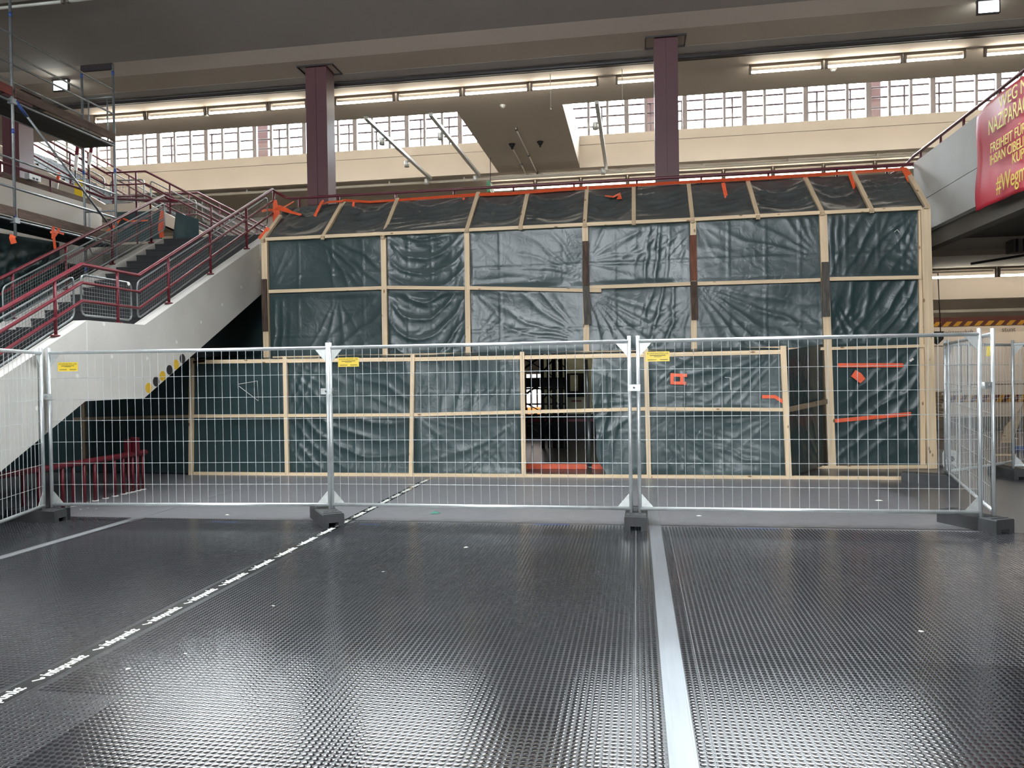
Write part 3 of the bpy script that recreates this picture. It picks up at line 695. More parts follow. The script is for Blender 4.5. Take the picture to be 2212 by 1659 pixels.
tubeY(XS, zz(0, 334, XS)); tubeY(XS, zz(0, 397, XS), r=.021)
tubeY(XS, 6.40, 'ledger'); tubeY(XI, 6.40, 'ledger'); tubeY(XS, 4.40, 'ledger')
MB().box(XI, XS, YBs-.03, YBs+.03, 7.93, 8.05).build('top_transom', 'pipe_dark', sc)
for z in (7.38, 5.10): MB().tube((XI, YBs, z), (XS, YBs, z), .018, 8).build('end_rail', 'galvanised_dull', sc)
for x in (XI+.14, XS-.14): MB().tube((x, YBs, 6.5), (x, YBs, 7.38), .015, 8).build('end_rail', 'galvanised_dull', sc)
MB().path([(XI+.1, YBs, 5.1), (XI+.1, YBs, 4.35), (XI+.16, YBs, 4.25), (XS-.16, YBs, 4.25), (XS-.1, YBs, 4.35), (XS-.1, YBs, 5.1)], .016, 8).build('end_rail', 'galvanised_dull', sc)
for z in (6.43, 4.42):
    for i in range(2):
        xa = XI+.03+i*.33; MB().box(xa, xa+.31, 8.83, YBs, z-.04, z+.03).build('deck_board', 'deck_metal', sc)
for (y0, y1, z, m) in ((8.9, 11.36, 6.48, 'toe_red'), (11.44, 13.92, 6.48, 'toe_board'), (8.9, 11.36, 4.46, 'toe_board'), (11.44, 13.92, 4.46, 'toe_board')):
    MB().box(XS+.015, XS+.045, y0, y1, z, z+.15).build('toe_board', m, sc)
MB().tube((XS+.03, YA+.03, 6.42), (XS+.03, YBs-.05, 4.62), .021, 10).build('diagonal_brace', 'galvanised_dull', sc)
MB().tube((XS+.03, YA+.03, 6.42), (XS+.03, YA+.28, 6.24), .027, 10).build('brace_end', 'blue_mark', sc)
for y in (YA, 8.83):
    for z in (6.40, 4.40): MB().box(XS-.05, XS+.05, y-.05, y+.05, z-.045, z+.045).build('coupler', 'galvanised_dull', sc)
# barrier slats and lamps left on the gallery
for i, (px, py, w, h, m1, m2, lab) in enumerate(((166, 335, .09, .75, 'rail_red', 'white_plastic', 'red and white warning slat behind the scaffold end frame'), (196, 330, .08, .6, 'rail_red', 'white_plastic', 'smaller red and white warning slat beside the scaffold end frame'), (124, 395, .07, .5, 'orange_tape', 'white_plastic', 'orange and white warning slat behind the gallery handrail'))):
    a = atY(px, py, 17.0); o = thing('warning_beacon', lab, 'barrier', (a[0], 17.0, a[2]-h/2), group='warning slats on the gallery')
    MB().bar((0,0,h*.5), (.05,0,h), w, .03, (0,1,0)).build('upper_half', m1, o, True); MB().bar((-.05,0,0), (0,0,h*.5), w, .03, (0,1,0)).build('lower_half', m2, o, True)
    MB().tube((-.05,0,-(a[2]-h/2-ZF)), (-.05,0,0), .015, 6).build('stand_pole', 'pipe_dark', o, True)
a = atY(173, 398, 15.4); o = thing('warning_lamp', 'yellow warning lamp on the gallery behind the scaffold', 'lamp', (a[0], 15.4, ZF))
MB().tube((0,0,a[2]-ZF-.05), (0,0,a[2]-ZF+.08), .11, 14, .09).build('lens', 'lamp_yellow', o, True); MB().box(-.1, .1, -.06, .06, 0, a[2]-ZF-.05).build('battery_box', 'lamp_yellow', o, True)
a = atX(68, 385, -11.25); o = thing('junction_box', 'small grey device clipped on the gallery handrail by the red column', 'box', (-11.22, a[1], a[2]))
MB().box(-.05, .05, -.14, .14, -.05, .06).build('case', 'spot_grey', o, True)
for k in (-.06, .02): MB().box(.05, .055, k, k+.05, -.035, .0).build('socket', 'black', o, True)

# ================================================================== BANNER
bn = thing('banner', 'red banner with yellow lettering hung on the grey gallery parapet', 'banner', (XR-.03, 12.0, 4.0))
nu, nv = 60, 24; y0, y1 = 12.0, 8.6
V = []; Fq = []
for j in range(nv+1):
    for i in range(nu+1):
        u = i/nu; v = j/nv; y = y0+(y1-y0)*u
        zt_ = 5.40 - .10*math.exp(-((u-.0)/.05)**2); zb = 3.93+.02*math.sin(u*9)
        z = zb+(zt_-zb)*v
        x = XR-.035-.035*math.sin(u*22+v*2.0)*(.4+.6*(1-v))*(math.exp(-u*6)+.25)-.05*math.exp(-((u-.015)/.012)**2)*(1-v)-.012*math.sin(v*9+u*5)
        V.append((x, y, z))
for j in range(nv):
    for i in range(nu): k = j*(nu+1)+i; Fq.append((k, k+1, k+nu+2, k+nu+1))
mb = MB(); mb.add(V, Fq, True); o = mb.build('cloth', 'banner_red', bn); s = o.modifiers.new('thickness', 'SOLIDIFY'); s.thickness = .003
for body, px, py, size, sx in (('WEG MIT', 2158, 237, .25, .9), ('NAZIPARAGRA', 2135, 293, .30, .66), ('FREIHEIT FÜR', 2139, 332, .19, .86), ('IHSAN CIBELIK', 2138, 358, .19, .84), ('KÜPE', 2186, 355, .19, .9), ('#Wegmi', 2152, 418, .34, .72)):
    p = atX(px, py, XR-.075)
    text('lettering', body, size, 'banner_yellow', bn, (-.045, p[1]-12.0, p[2]-4.0), (math.pi/2, 0, -math.pi/2), .002, sx=sx)

# ================================================================== PLASTIC SHEETS
_rs = np.random.RandomState(11); _lat = _rs.rand(64, 64)
def vnoise(a, b):
    i = np.floor(a).astype(int); j = np.floor(b).astype(int); fa = a-i; fb = b-j
    fa = fa*fa*(3-2*fa); fb = fb*fb*(3-2*fb); g = lambda p, q: _lat[p % 64, q % 64]
    return (g(i, j)*(1-fa)+g(i+1, j)*fa)*(1-fb)+(g(i, j+1)*(1-fa)+g(i+1, j+1)*fa)*fb-.5
def sstep(a, b, x):
    t = np.clip((x-a)/(b-a), 0, 1); return t*t*(3-2*t)
def ridge(p, sharp=2.0): return (1-np.abs(np.sin(p)))**sharp
def sheet(name, P00, P10, P11, P01, seed, folds=(), belly=.03, rough=1.0, res=.028, parent=None, m='plastic_sheet', pin=.10, left_edge=None, creases=True):
    """a stretched sheet between four corners (left-bottom, right-bottom, right-top, left-top), folded along its normal"""
    P00, P10, P11, P01 = [np.array(p, float) for p in (P00, P10, P11, P01)]
    W = max(np.linalg.norm(P10-P00), np.linalg.norm(P11-P01)); H = max(np.linalg.norm(P01-P00), np.linalg.norm(P11-P10))
    nx = max(6, int(W/res)); ny = max(6, int(H/res))
    u, v = np.meshgrid(np.linspace(0, 1, nx+1), np.linspace(0, 1, ny+1))
    if left_edge is not None: uu = left_edge(v); us_ = uu+(1-uu)*u
    else: us_ = u
    B = ((P00[None, None]*(1-us_)[..., None]+P10*us_[..., None])*(1-v)[..., None]+(P01*(1-us_)[..., None]+P11*us_[..., None])*v[..., None])
    nrm = np.cross(P10-P00, P01-P00); nrm /= np.linalg.norm(nrm)
    s = us_*W; t = v*H; o = seed*7.31
    d = -belly*np.sin(np.pi*u)*np.sin(np.pi*v)*(1+.8*vnoise(s*.7+o, t*.7))
    d += rough*(.05*vnoise(s*.9+o, t*.9+o)+.012*vnoise(s*2.6+o, t*2.2)+.0035*vnoise(s*8+o, t*7+o))
    wob = 1.2*vnoise(s*1.6+o, t*1.6+3)+.5*vnoise(s*4+o, t*4+5)
    for f in folds:
        k = f[0]
        if k == 'fan':
            _, cu, cv, a0, a1, num, amp, reach = f
            ds = s-cu*W; dt = t-cv*H; r = np.hypot(ds, dt); th = np.degrees(np.arctan2(dt, ds)); th = (th-(a0-20)) % 360+(a0-20)
            w = sstep(a0-4, a0+6, th)*(1-sstep(a1-6, a1+4, th))
            num *= .62; amp *= .30; ph = (th-a0)/(a1-a0)*math.pi*num+3.2*vnoise(th*.05+o, r*.8+o)+1.2*wob
            d += amp*w*(r/(r+.22))*np.exp(-(r/reach)**2)*(ridge(ph, 2.2)-.25)
        elif k == 'swag':
            _, cu, sag, num, amp, v0, v1 = f
            q = t-sag*((us_-cu)/.5)**2*H*.5; w = sstep(v0-.08, v0+.08, v)*(1-sstep(v1-.08, v1+.08, v))
            num *= .7; amp *= .36; d += amp*w*np.sin(np.pi*u)**.6*(ridge(q/H*math.pi*num+1.6*wob, 1.8)-.3)
        elif k == 'lin':
            _, cu, cv, rad, ang, lam, amp = f
            a = math.radians(ang); ds = s-cu*W; dt = t-cv*H
            q = -ds*math.sin(a)+dt*math.cos(a); l = ds*math.cos(a)+dt*math.sin(a)
            w = np.exp(-(q/(rad*.5))**2-(l/rad)**2)
            amp *= .32; lam *= 1.5; d += amp*w*(ridge(q/lam*math.pi+2.0*wob, 2.0)-.25)
    if creases:
        for c in (.27, .55, .81): d += .006*np.exp(-((s-W*c-.03*vnoise(t*.8, t*0+o))/.012)**2)
        d += .005*np.exp(-((t-H*.36)/.012)**2)
    e = np.minimum(np.minimum(s-us_.min()*W*0, (1-us_)*W), np.minimum(t, H-t)); e = np.clip(e/pin, 0, 1); e = e*e*(3-2*e)
    if left_edge is not None:
        e = np.minimum((1-us_)*W, np.minimum(t, H-t)); e = np.clip(e/pin, 0, 1)
    B = B+nrm*(d*e)[..., None]
    V = B.reshape(-1, 3); idx = np.arange((nx+1)*(ny+1)).reshape(ny+1, nx+1)
    Q = np.stack([idx[:-1, :-1], idx[:-1, 1:], idx[1:, 1:], idx[1:, :-1]], -1).reshape(-1, 4)
    if parent is not None: V = V-np.array(parent_offset(parent))
    me = bpy.data.meshes.new(name); me.vertices.add(len(V)); me.vertices.foreach_set('co', V.ravel())
    me.loops.add(Q.size); me.loops.foreach_set('vertex_index', Q.ravel().astype(np.int32))
    me.polygons.add(len(Q)); me.polygons.foreach_set('loop_start', (np.arange(len(Q))*4).astype(np.int32)); me.polygons.foreach_set('loop_total', np.full(len(Q), 4, np.int32))
    me.polygons.foreach_set('use_smooth', np.ones(len(Q), bool)); me.update(); me.materials.append(MATS[m])
    return place(name, me, parent=parent)

# ------------------------------------------------------------------ upper wall
YW = 13.75
uf = thing('upper_timber_frame', 'tall light timber frame holding the dark plastic wall', 'timber frame', (-1, YW, 0))
# (x centre px at top, y top, x at foot, y foot, width, thick)
posts = [(572,520,577,775,.115), (829,514,833,766,.10), (1009,500,1012,764,.095), (1264,488,1267,762,.105), (1497,478,1499,758,.10), (1777,462,1797,1011,.125), (1998,450,2013,1012,.15)]
for (xa, ya, xb, yb, w) in posts:
    a = atY(xa, ya, YW-.03); b = atY(xb, yb, YW-.03); z0 = max(0.0, b[2]) if b[2] < .3 else b[2]
    MB().bar((b[0], YW-.03, z0), (a[0], YW-.03, a[2]), w, .07, (0,1,0)).build('post', 'pine_z', uf)
a = atY(1990, 455, YW); MB().box(a[0]-.05, a[0]+.03, YW-.02, YW+.09, 0.02, a[2]).build('post', 'pine_z', uf)
def hbar(p, q, Y, w, parent, t=.045, name='rail', m='pine_x'):
    a = atY(*p, Y); b = atY(*q, Y)
    return MB().bar((a[0], Y, a[2]), (b[0], Y, b[2]), t, w, (0,0,1)).build(name, m, parent)
for p, q in (((574,517),(826,505)), ((826,505),(1010,497)), ((1010,497),(1498,474)), ((1498,474),(1780,459)), ((1780,459),(1990,449))):
    hbar(p, q, YW-.075, .06, uf)
for p, q in (((581,630),(826,622)), ((836,621),(1004,623)), ((1014,622),(1299,628)), ((1270,621),(1492,613)), ((1504,613),(1772,605)), ((1786,603),(1990,599))):
    hbar(p, q, YW-.055, .062, uf)
hbar((1701,755), (1781,753), YW-.05, .05, uf); hbar((1790,753), (1996,747), YW-.05, .05, uf)
hbar((1755,1010), (2002,1008), YW-.05, .06, uf)
rafters = [((566,521),(606,466)), ((696,515),(743,433)), ((826,514),(859,430)), ((1008,499),(1033,417)), ((1124,494),(1140,416)), ((1263,488),(1268,406)), ((1369,483),(1369,402)), ((1496,478),(1487,394)), ((1638,471),(1615,391)), ((1777,462),(1739,384)), ((1884,457),(1841,371)), ((2003,447),(1956,366))]
RB, RT = [], []
for i, (p, q) in enumerate(rafters):
    a = atY(*p, YW-.13); b = atY(*q, 14.22 if i == 0 else 14.66)
    MB().bar(a, b, .07 if i < 11 else .085, .05, (0,-.7,.7)).build('rafter', 'pine_y', uf)
    a2 = atY(p[0], p[1]-12, YW-.02); b2 = atY(*rafters[i][1], 14.70)
    RB.append((a2[0], YW-.04, 4.37)); RT.append((b2[0], 14.70, 5.19))
RT[0] = (-6.75, 14.70, 5.15); RB[0] = (-6.98, YW-.04, 4.36)
def splice(xa, ya, xb, yb, w, m, dx=0):
    a = atY(xa, ya, YW-.09); b = atY(xb, yb, YW-.09)
    MB().bar((b[0]+dx, YW-.09, b[2]), (a[0]+dx, YW-.09, a[2]), w, .03, (0,1,0)).build('splice_board', m, uf)
splice(570, 603, 573, 716, .105, 'old_board'); splice(1265, 521, 1266, 616, .115, 'old_board'); splice(1266, 617, 1269, 701, .12, 'grey_board')
splice(1497, 508, 1499, 606, .115, 'red_board'); splice(1499, 608, 1501, 691, .115, 'old_board'); splice(1783, 566, 1785, 684, .12, 'grey_board')

up_lab = thing('upper_plastic_sheet', 'dark green plastic sheeting stretched on the tall timber frame', 'tarpaulin', (-1, YW, 2.1))
Xp = [atY(x, 500, YW)[0] for x in (573, 831, 1010, 1265, 1498, 1783)]+[4.78]
YS = YW+.02
wall_folds = [
    [('fan', .48, 1.0, 280, 340, 7, .075, 1.5), ('fan', 0, 0, 20, 75, 6, .04, .7), ('lin', .75, .45, .8, -35, .16, .05)],
    [('swag', .45, .9, 5, .085, .1, .95), ('fan', 1, 1, 200, 262, 5, .06, 1.0), ('fan', 0, 1, 285, 340, 4, .06, .8), ('lin', .5, .95, .7, 0, .12, .04)],
    [('fan', 1, .1, 100, 178, 9, .05, 1.3), ('fan', 0, 1, 290, 350, 6, .03, .8), ('lin', .25, .2, .5, 0, .2, .03)],
    [('fan', 0, .35, -20, 75, 8, .055, 1.1), ('fan', .72, 1, 200, 265, 5, .05, 1.0), ('lin', .66, .45, .7, 88, .12, .06), ('fan', 1, .9, 190, 260, 5, .05, .9)],
    [('fan', 1, .25, 110, 172, 8, .06, 1.9), ('fan', 1, .6, 95, 140, 4, .05, .9), ('fan', 0, 1, 285, 350, 5, .025, .8)],
    [('fan', .95, 1, 205, 262, 6, .07, 1.5), ('lin', .3, .4, .8, 60, .14, .06), ('fan', 1, 0, 100, 160, 5, .05, .8), ('lin', .06, .6, .7, 88, .08, .07)]]
low_folds = [
    [('fan', .6, 1, 230, 300, 7, .05, 1.2), ('lin', .05, .5, .6, 85, .1, .05), ('lin', .8, .5, .7, 40, .18, .05)],
    [('swag', .42, 1.0, 5, .10, .0, .95), ('fan', 1, 1, 205, 262, 5, .06, 1.2), ('fan', 0, 1, 280, 335, 4, .05, .9), ('lin', .5, .95, .6, 0, .12, .05)],
    [('fan', 1, .12, 120, 178, 8, .075, 1.7), ('fan', 0, .1, 5, 60, 7, .04, 1.0), ('fan', 0, 1, 300, 350, 4, .04, .7)],
    [('fan', 0, .95, 280, 345, 8, .07, 1.7), ('lin', .68, .55, .8, 80, .14, .06), ('fan', 1, .8, 200, 262, 6, .06, 1.2)],
    [('fan', 0, .95, 295, 352, 8, .075, 2.2), ('lin', .7, .35, .9, -35, .18, .04)],
    [('fan', .05, .8, 270, 310, 5, .08, 1.4), ('lin', .7, .4, .9, 62, .13, .07), ('lin', .4, .5, .9, 75, .2, .05), ('fan', 0, 0, 30, 80, 5, .05, .9)]]
for i in range(6):
    zr = 3.25
    xa, xb = Xp[i], Xp[i+1]
    sheet('sheet_bay', (xa, YS, zr), (xb, YS, zr), (xb, YS, 4.35), (xa, YS, 4.35), i+1, wall_folds[i], parent=up_lab)
    z0 = 2.06
    if i == 5: z0 = 2.12
    sheet('sheet_bay', (xa, YS, z0), (xb, YS, z0), (xb, YS, zr), (xa, YS, zr), i+11, low_folds[i], parent=up_lab)
sheet('sheet_bay', (Xp[5], YS, .06), (Xp[6], YS, .06), (Xp[6], YS, 2.12), (Xp[5], YS, 2.12), 31, [('lin', .55, .45, 1.1, 35, .16, .075), ('fan', 1, 0, 100, 165, 6, .08, .9), ('lin', .9, .7, .8, 65, .13, .06), ('fan', 1, 1, 195, 255, 4, .05, .9)], parent=up_lab)
rl = thing('sloping_plastic_sheet', 'dark plastic sheeting sloping from the timber wall up to the gallery edge', 'tarpaulin', (-1, 14.2, 4.4))
rf = [('swag', .5, .5, 4, .13, .1, .95), ('fan', 1, 1, 190, 240, 5, .16, .9), ('fan', 0, 1, 300, 350, 5, .16, .9), ('lin', .5, .5, .9, 12, .13, .13)]
for i in range(11):
    ff = list(rf); random.Random(i).shuffle(ff); ff = ff[:3]+[('fan', i % 2, 0, 10 if i % 2 == 0 else 120, 60 if i % 2 == 0 else 170, 5, .045, .9)]
    sheet('sheet_bay', RB[i], RB[i+1], RT[i+1], RT[i], 40+i, ff, belly=.06, parent=rl, res=.035, m='dusty_sheet')
tri = atY(575, 470, 14.3)
sheet('sheet_bay', (-7.05, 13.8, 4.38), RB[0], RT[0], (-7.0, 14.62, 5.12), 60, rf[:2], parent=rl, m='dusty_sheet')

# ------------------------------------------------------------------ lower box in front
YL = 12.38
lf = thing('lower_timber_frame', 'low light timber frame in front of the tall plastic wall', 'timber frame', (-2, YL, 0))
lp = [(414,773,413,1028,.07), (616,771,621,1028,.065), (892,766,888,1028,.065), (1128,760,1132,1029,.07), (1395,752,1402,1030,.07), (1691,747,1704,1036,.085)]
LX = []
for (xa, ya, xb, yb, w) in lp:
    a = atY(xa, ya, YL-.03); b = atY(xb, yb, YL-.03); LX.append((a[0]+b[0])/2)
    MB().bar((b[0], YL-.03, 0.0), (a[0], YL-.03, a[2]), w, .06, (0,1,0)).build('post', 'pine_z', lf)
for p, q in (((413,782),(890,776)), ((890,776),(1130,772)), ((1130,772),(1397,767)), ((1397,767),(1693,760))): hbar(p, q, YL-.02, .065, lf)
for p, q in (((413,899),(890,896)), ((890,896),(1131,890)), ((1131,890),(1398,883)), ((1398,883),(1697,885))): hbar(p, q, YL-.02, .055, lf)
for p, q in (((413,1027),(890,1027)), ((890,1027),(1131,1028)), ((1131,1028),(1402,1029)), ((1402,1029),(1704,1034)), ((1704,1036),(1957,1037))):
    a = atZ(*p, 0); b = atZ(*q, 0); MB().bar((a[0], YL-.02, .025), (b[0], YL-.02, .025), .06, .05).build('sole_plate', 'pine_x', lf)
for p, q in (((160,905),(413,899)), ((413,783),(445,779))): hbar(p, q, YL-.02, .05, lf, m='pine_dull')
for px in (182,): 
    a = atY(px, 900, YL-.02); MB().box(a[0]-.03, a[0]+.03, YL-.05, YL, 0, 2.0).build('post', 'pine_dull', lf)
for p, q in (((590,772),(1010,764)), ((1010,764),(1500,757)), ((1500,757),(1694,750))): hbar(p, q, YW-.12, .035, lf)
a = atY(1702, 885, YL); b = atY(1786, 867, YW-.1)
MB().bar((a[0], YL, a[2]), (b[0], YW-.1, b[2]), .03, .08).build('brace', 'pine_dull', lf)
ls = thing('lower_plastic_sheet', 'dark green plastic sheeting on the low timber frame, open at a doorway', 'tarpaulin', (-2, YL, 0))
ZT, ZM, YLs = 2.0, 1.05, YL+.015
lowf = [[('fan', 0, 0, 10, 70, 5, .04, .9), ('lin', .5, .5, .7, -30, .2, .03)],
        [('fan', 0, .9, 280, 350, 7, .07, 1.1), ('lin', .1, .5, .5, 70, .1, .06), ('lin', .8, .4, .7, -25, .15, .05)],
        [('fan', 1, 1, 200, 255, 7, .06, 1.3), ('lin', .45, .6, .7, 85, .16, .05), ('fan', 0, 0, 20, 75, 5, .045, .8)],
        [('lin', .4, .5, .7, 40, .12, .06)],
        [('fan', 0, .3, -10, 55, 6, .06, 1.2), ('fan', 1, 1, 190, 235, 7, .05, 1.6), ('lin', .3, .8, .8, -20, .15, .04)]]
lowf2 = [[('lin', .8, .5, .6, 30, .14, .04), ('fan', 1, 0, 110, 170, 5, .05, .7)],
         [('swag', .75, .9, 5, .07, .1, .95), ('fan', 0, 0, 15, 80, 8, .075, 1.0), ('fan', .5, .1, 20, 160, 9, .06, .5)],
         [('fan', 1, .9, 190, 250, 7, .075, 1.8), ('fan', 0, 1, 300, 350, 4, .05, .8), ('fan', .9, 0, 100, 175, 6, .05, .5)],
         [('lin', .4, .5, .7, -40, .12, .06)],
         [('fan', 0, .9, 290, 352, 9, .06, 2.0), ('fan', 1, 1, 190, 225, 4, .06, .9), ('lin', .6, .3, .9, -18, .16, .05)]]
for i in range(5):
    xa, xb = LX[i], LX[i+1]
    if i == 3: continue
    sheet('sheet_bay', (xa, YLs, ZM), (xb, YLs, ZM), (xb, YLs, ZT), (xa, YLs, ZT), 70+i, lowf[i], parent=ls)
    sheet('sheet_bay', (xa, YLs, .05), (xb, YLs, .05), (xb, YLs, ZM), (xa, YLs, ZM), 80+i, lowf2[i], parent=ls)
xd = atY(1288, 900, YL)[0]
sheet('door_curtain', (xd-.1, YLs, .03), (LX[4], YLs, .03), (LX[4], YLs, ZT), (xd-.1, YLs, ZT), 90, [('fan', 1, .6, 130, 230, 9, .08, 1.2), ('lin', .2, .3, .6, 80, .12, .07)], parent=ls, left_edge=lambda v: .04+.05*np.sin(v*6)+.22*np.exp(-((v-0.0)/.10)**2)+.05*v)
sheet('sheet_bay', (LX[5]+.02, YL, .02), (3.15, YW, .04), (3.15, YW, 2.12), (LX[5]+.02, YL, 2.0), 91, [('fan', 0, 1, 285, 345, 7, .09, 1.4), ('lin', .4, .75, .5, 70, .1, .07), ('fan', 1, 0, 110, 165, 6, .08, 1.2)], parent=ls)
sheet('top_sheet', (LX[0], YL, 2.01), (LX[5], YL, 2.01), (LX[5]+.3, YW-.02, 2.09), (LX[0], YW-.02, 2.09), 92, [('lin', .3, .5, 2, 10, .3, .03)], parent=ls, res=.07)
sheet('sheet_bay', (-11.05, YLs+.25, 0.02), (LX[0]-.02, YLs, .02), (LX[0]-.02, YLs, 2.0), (-11.05, YLs+.25, 2.0), 93, [('lin', .5, .5, .9, 60, .25, .05)], parent=ls, res=.05)
bk = thing('hanging_plastic_sheet', 'black plastic sheeting in the dark behind and above the stair underside', 'tarpaulin', (-9, 14.3, 0))
sheet('sheet_bay', (-11.1, 14.55, 0.02), (-6.9, 14.3, .02), (-6.9, 14.3, 4.1), (-11.1, 14.55, 4.1), 94, [('lin', .8, .5, 1.2, 65, .2, .06)], parent=bk, res=.07)
sheet('sheet_bay', (-9.4, 12.6, 2.0), (-6.95, 13.78, 2.05), (-6.95, 14.3, 2.2), (-9.4, 14.4, 2.1), 95, parent=bk, res=.1)
lt = thing('gallery_plastic_sheet', 'dark plastic sheet hung from the scaffold over the lower hall opening', 'tarpaulin', (-11.1, 10, 0))
a = atX(128, 524, -11.1)
sheet('sheet_bay', (-11.1, 6.0, .1), (-11.1, a[1], .1), (-11.1, a[1], a[2]), (-11.1, 6.0, 4.05), 96, [('fan', .83, 1, 230, 310, 8, .4, 2.0), ('fan', 1, 1, 200, 260, 6, .3, 1.8), ('lin', .9, .5, 1.5, 80, .25, .3)], parent=lt, res=.06)
MB().box(-11.25, -11.1, a[1]+.6, 14.4, .0, 3.7).build('side_flap', 'plastic_sheet', lt)
cs = thing('corner_plastic_sheet', 'dark plastic sheet wrapped on the gallery corner at the stair head', 'tarpaulin', (-9.5, 14.8, ZF))
p0, p1, p2, p3 = atY(372, 516, 14.78), atY(430, 512, 14.78), atY(429, 474, 14.78), atY(380, 458, 14.78)
sheet('sheet_bay', (p0[0], 14.78, ZF), (p1[0], 14.78, ZF), p2, p3, 97, [('fan', 1, 0, 100, 170, 5, .05, .8)], parent=cs, res=.03)
p0, p1, p2, p3 = atY(238, 525, 14.70), atY(350, 520, 14.78), atY(352, 455, 14.78), atY(250, 458, 14.70)
sheet('sheet_bay', p0, p1, p2, p3, 98, [('lin', .5, .5, .6, 20, .12, .05)], parent=cs, res=.03)

# ================================================================== ORANGE TAPE
def tape(pts, w, label, flat=None, group='orange tape strips', th=.004):
    off = .035 if flat == slope else 0.0
    """pts: 3-D centre line; w width(s); flat: direction the face looks to"""
    pts = [Vector(p) for p in pts]; n = len(pts); ws = w if isinstance(w, (list, tuple)) else [w]*n
    nf = Vector(flat or (0, -1, 0)).normalized(); m = MB(); V = []
    for i, p in enumerate(pts):
        d = (pts[min(i+1, n-1)]-pts[max(i-1, 0)]).normalized(); sd = nf.cross(d).normalized()
        for a, b in ((-1, 0), (1, 0), (1, 1), (-1, 1)): V.append(p+sd*(a*ws[i]/2)+nf*(b*th))
    F = []
    for i in range(n-1):
        k = 4*i
        for a in range(4): F.append((k+a, k+(a+1) % 4, k+4+(a+1) % 4, k+4+a))
    F += [(0, 3, 2, 1), (4*n-4, 4*n-3, 4*n-2, 4*n-1)]
    V = [v+nf*off for v in V]
    m.add(V, F); o = m.build('tape_strip', 'orange_tape'); tag(o, label, 'tape', group); return o
slope = (0, -.62, .78)
def TY(Y, *pp): return [atY(x, y, Y) for x, y in pp]
slope = (0, -.62, .78)
tape(TY(14.64, (742,436),(800,440),(900,433),(1033,424),(1100,422),(1268,409)), [.10,.09,.11,.14,.13,.14], 'long orange tape on the sloping sheet top, nearer the stairs', slope)
tape(TY(14.64, (1268,410),(1369,404),(1487,397),(1616,390),(1740,383),(1841,376),(1960,369)), [.13,.12,.12,.15,.14,.13,.14], 'long orange tape on the sloping sheet top, nearer the banner', slope)
tape(TY(14.40, (692,470),(680,472),(694,444),(700,436)), [.05,.07,.09,.08], 'orange tape tail hanging left of the second rafter', slope)
tape(TY(14.50, (690,446),(712,440),(742,438)), [.05,.10,.07], 'ragged orange tape patch between column and second rafter', slope)
tape(TY(14.25, (598,452),(612,455),(630,462),(652,468)), [.22,.16,.09,.06], 'wide orange tape bundle at the stair head running down the sheet', slope)
tape(TY(14.30, (606,456),(622,447),(636,439)), [.08,.07,.06], 'orange tape bundle branch pointing up at the stair head', slope)
tape(TY(14.5, (594,432),(597,460),(592,485)), [.06,.16,.05], 'orange tape wound down the railing post at the stair head')
tape(TY(14.62, (566,456),(580,453),(595,455)), [.06,.05,.05], 'short orange tape left of the stair head railing post')
tape(TY(13.80, (561,516),(580,492)), [.09,.07], 'orange tape under the lowest rafter at the stair side')
tape(TY(14.60, (765,440),(764,451)), .05, 'small orange tape tab below the long tape near the left column', slope)
tape(TY(14.60, (1003,431),(1001,440)), .05, 'small orange tape tab below the long tape beside the fourth rafter', slope)
tape(TY(14.35, (1307,427),(1325,429),(1338,423),(1338,434)), [.04,.07,.12,.10], 'folded orange tape scrap on the sloping sheet', slope)
tape(TY(14.42, (1562,399),(1565,415),(1570,434)), .07, 'orange tape tail hanging from the long tape right of the middle column', slope)
tape(TY(14.42, (1834,377),(1840,395),(1846,414)), [.08,.07,.06], 'orange tape tail beside the second rafter from the banner', slope)
tape(TY(14.45, (1948,366),(1960,380),(1966,405)), [.10,.16,.05], 'broad orange tape at the corner of the sloping sheet by the grey parapet', slope)
tape(TY(YW-.05, (1810,789),(1880,789),(1951,789)), .07, 'straight orange tape strip on the narrow sheet, upper of two')
tape(TY(YW-.05, (1804,909),(1880,902),(1968,894)), .065, 'slanting orange tape strip on the narrow sheet, lower of two')
tape(TY(YW-.05, (1843,806),(1854,813),(1864,823)), [.13,.14,.11], 'short orange tape patch between the two long strips')
tape(TY(YL-.03, (1646,857),(1674,857),(1700,873)), .055, 'orange tape strip bent across the corner timber post')
p = TY(YL-.03, (1453,810),(1453,826),(1482,827)); q = TY(YL-.03, (1453,807),(1484,809))
rt = thing('tape_square', 'orange tape stuck as a small square frame on the low sheet', 'tape', (p[0][0], YL-.03, p[0][2]), group='orange tape strips')
for pa, pb, w in (((1449,810),(1484,811),.05), ((1449,827),(1482,828),.05), ((1452,806),(1452,830),.055), ((1473,808),(1473,830),.055)):
    YT = YL-.06-.003*(pa[0] % 7); a = atY(*pa, YT); b = atY(*pb, YT); MB().bar(a, b, .006, w, (1,0,0) if pa[0] == pb[0] else (0,0,1)).build('tape_piece', 'orange_tape', rt)
for i, (pts, w, lab) in enumerate((([(28,508),(26,514),(30,526)], .10, 'orange tape wrapped round the foot of the tallest scaffold pole'), ([(118,478),(114,500),(114,516)], .05, 'orange tape hanging straight from the lower scaffold board'), ([(130,478),(126,498),(116,512),(119,538)], .05, 'orange tape twisted below the lower scaffold board'), ([(108,502),(122,500),(138,506)], .04, 'orange tape crossing the hanging tapes under the scaffold'))):
    tape([atX(x, y, -10.272) for x, y in pts], w, lab, (1, -.3, 0))
tape(TY(14.66, (352,455),(350,475),(347,497),(350,513)), [.10,.14,.12,.10], 'wide orange tape at the far stair rail end')
tape(TY(14.60, (232,500),(246,492),(262,470),(280,478),(320,476)), [.06,.06,.05,.04,.03], 'orange tape zigzag on the corner sheet beside the scaffold')
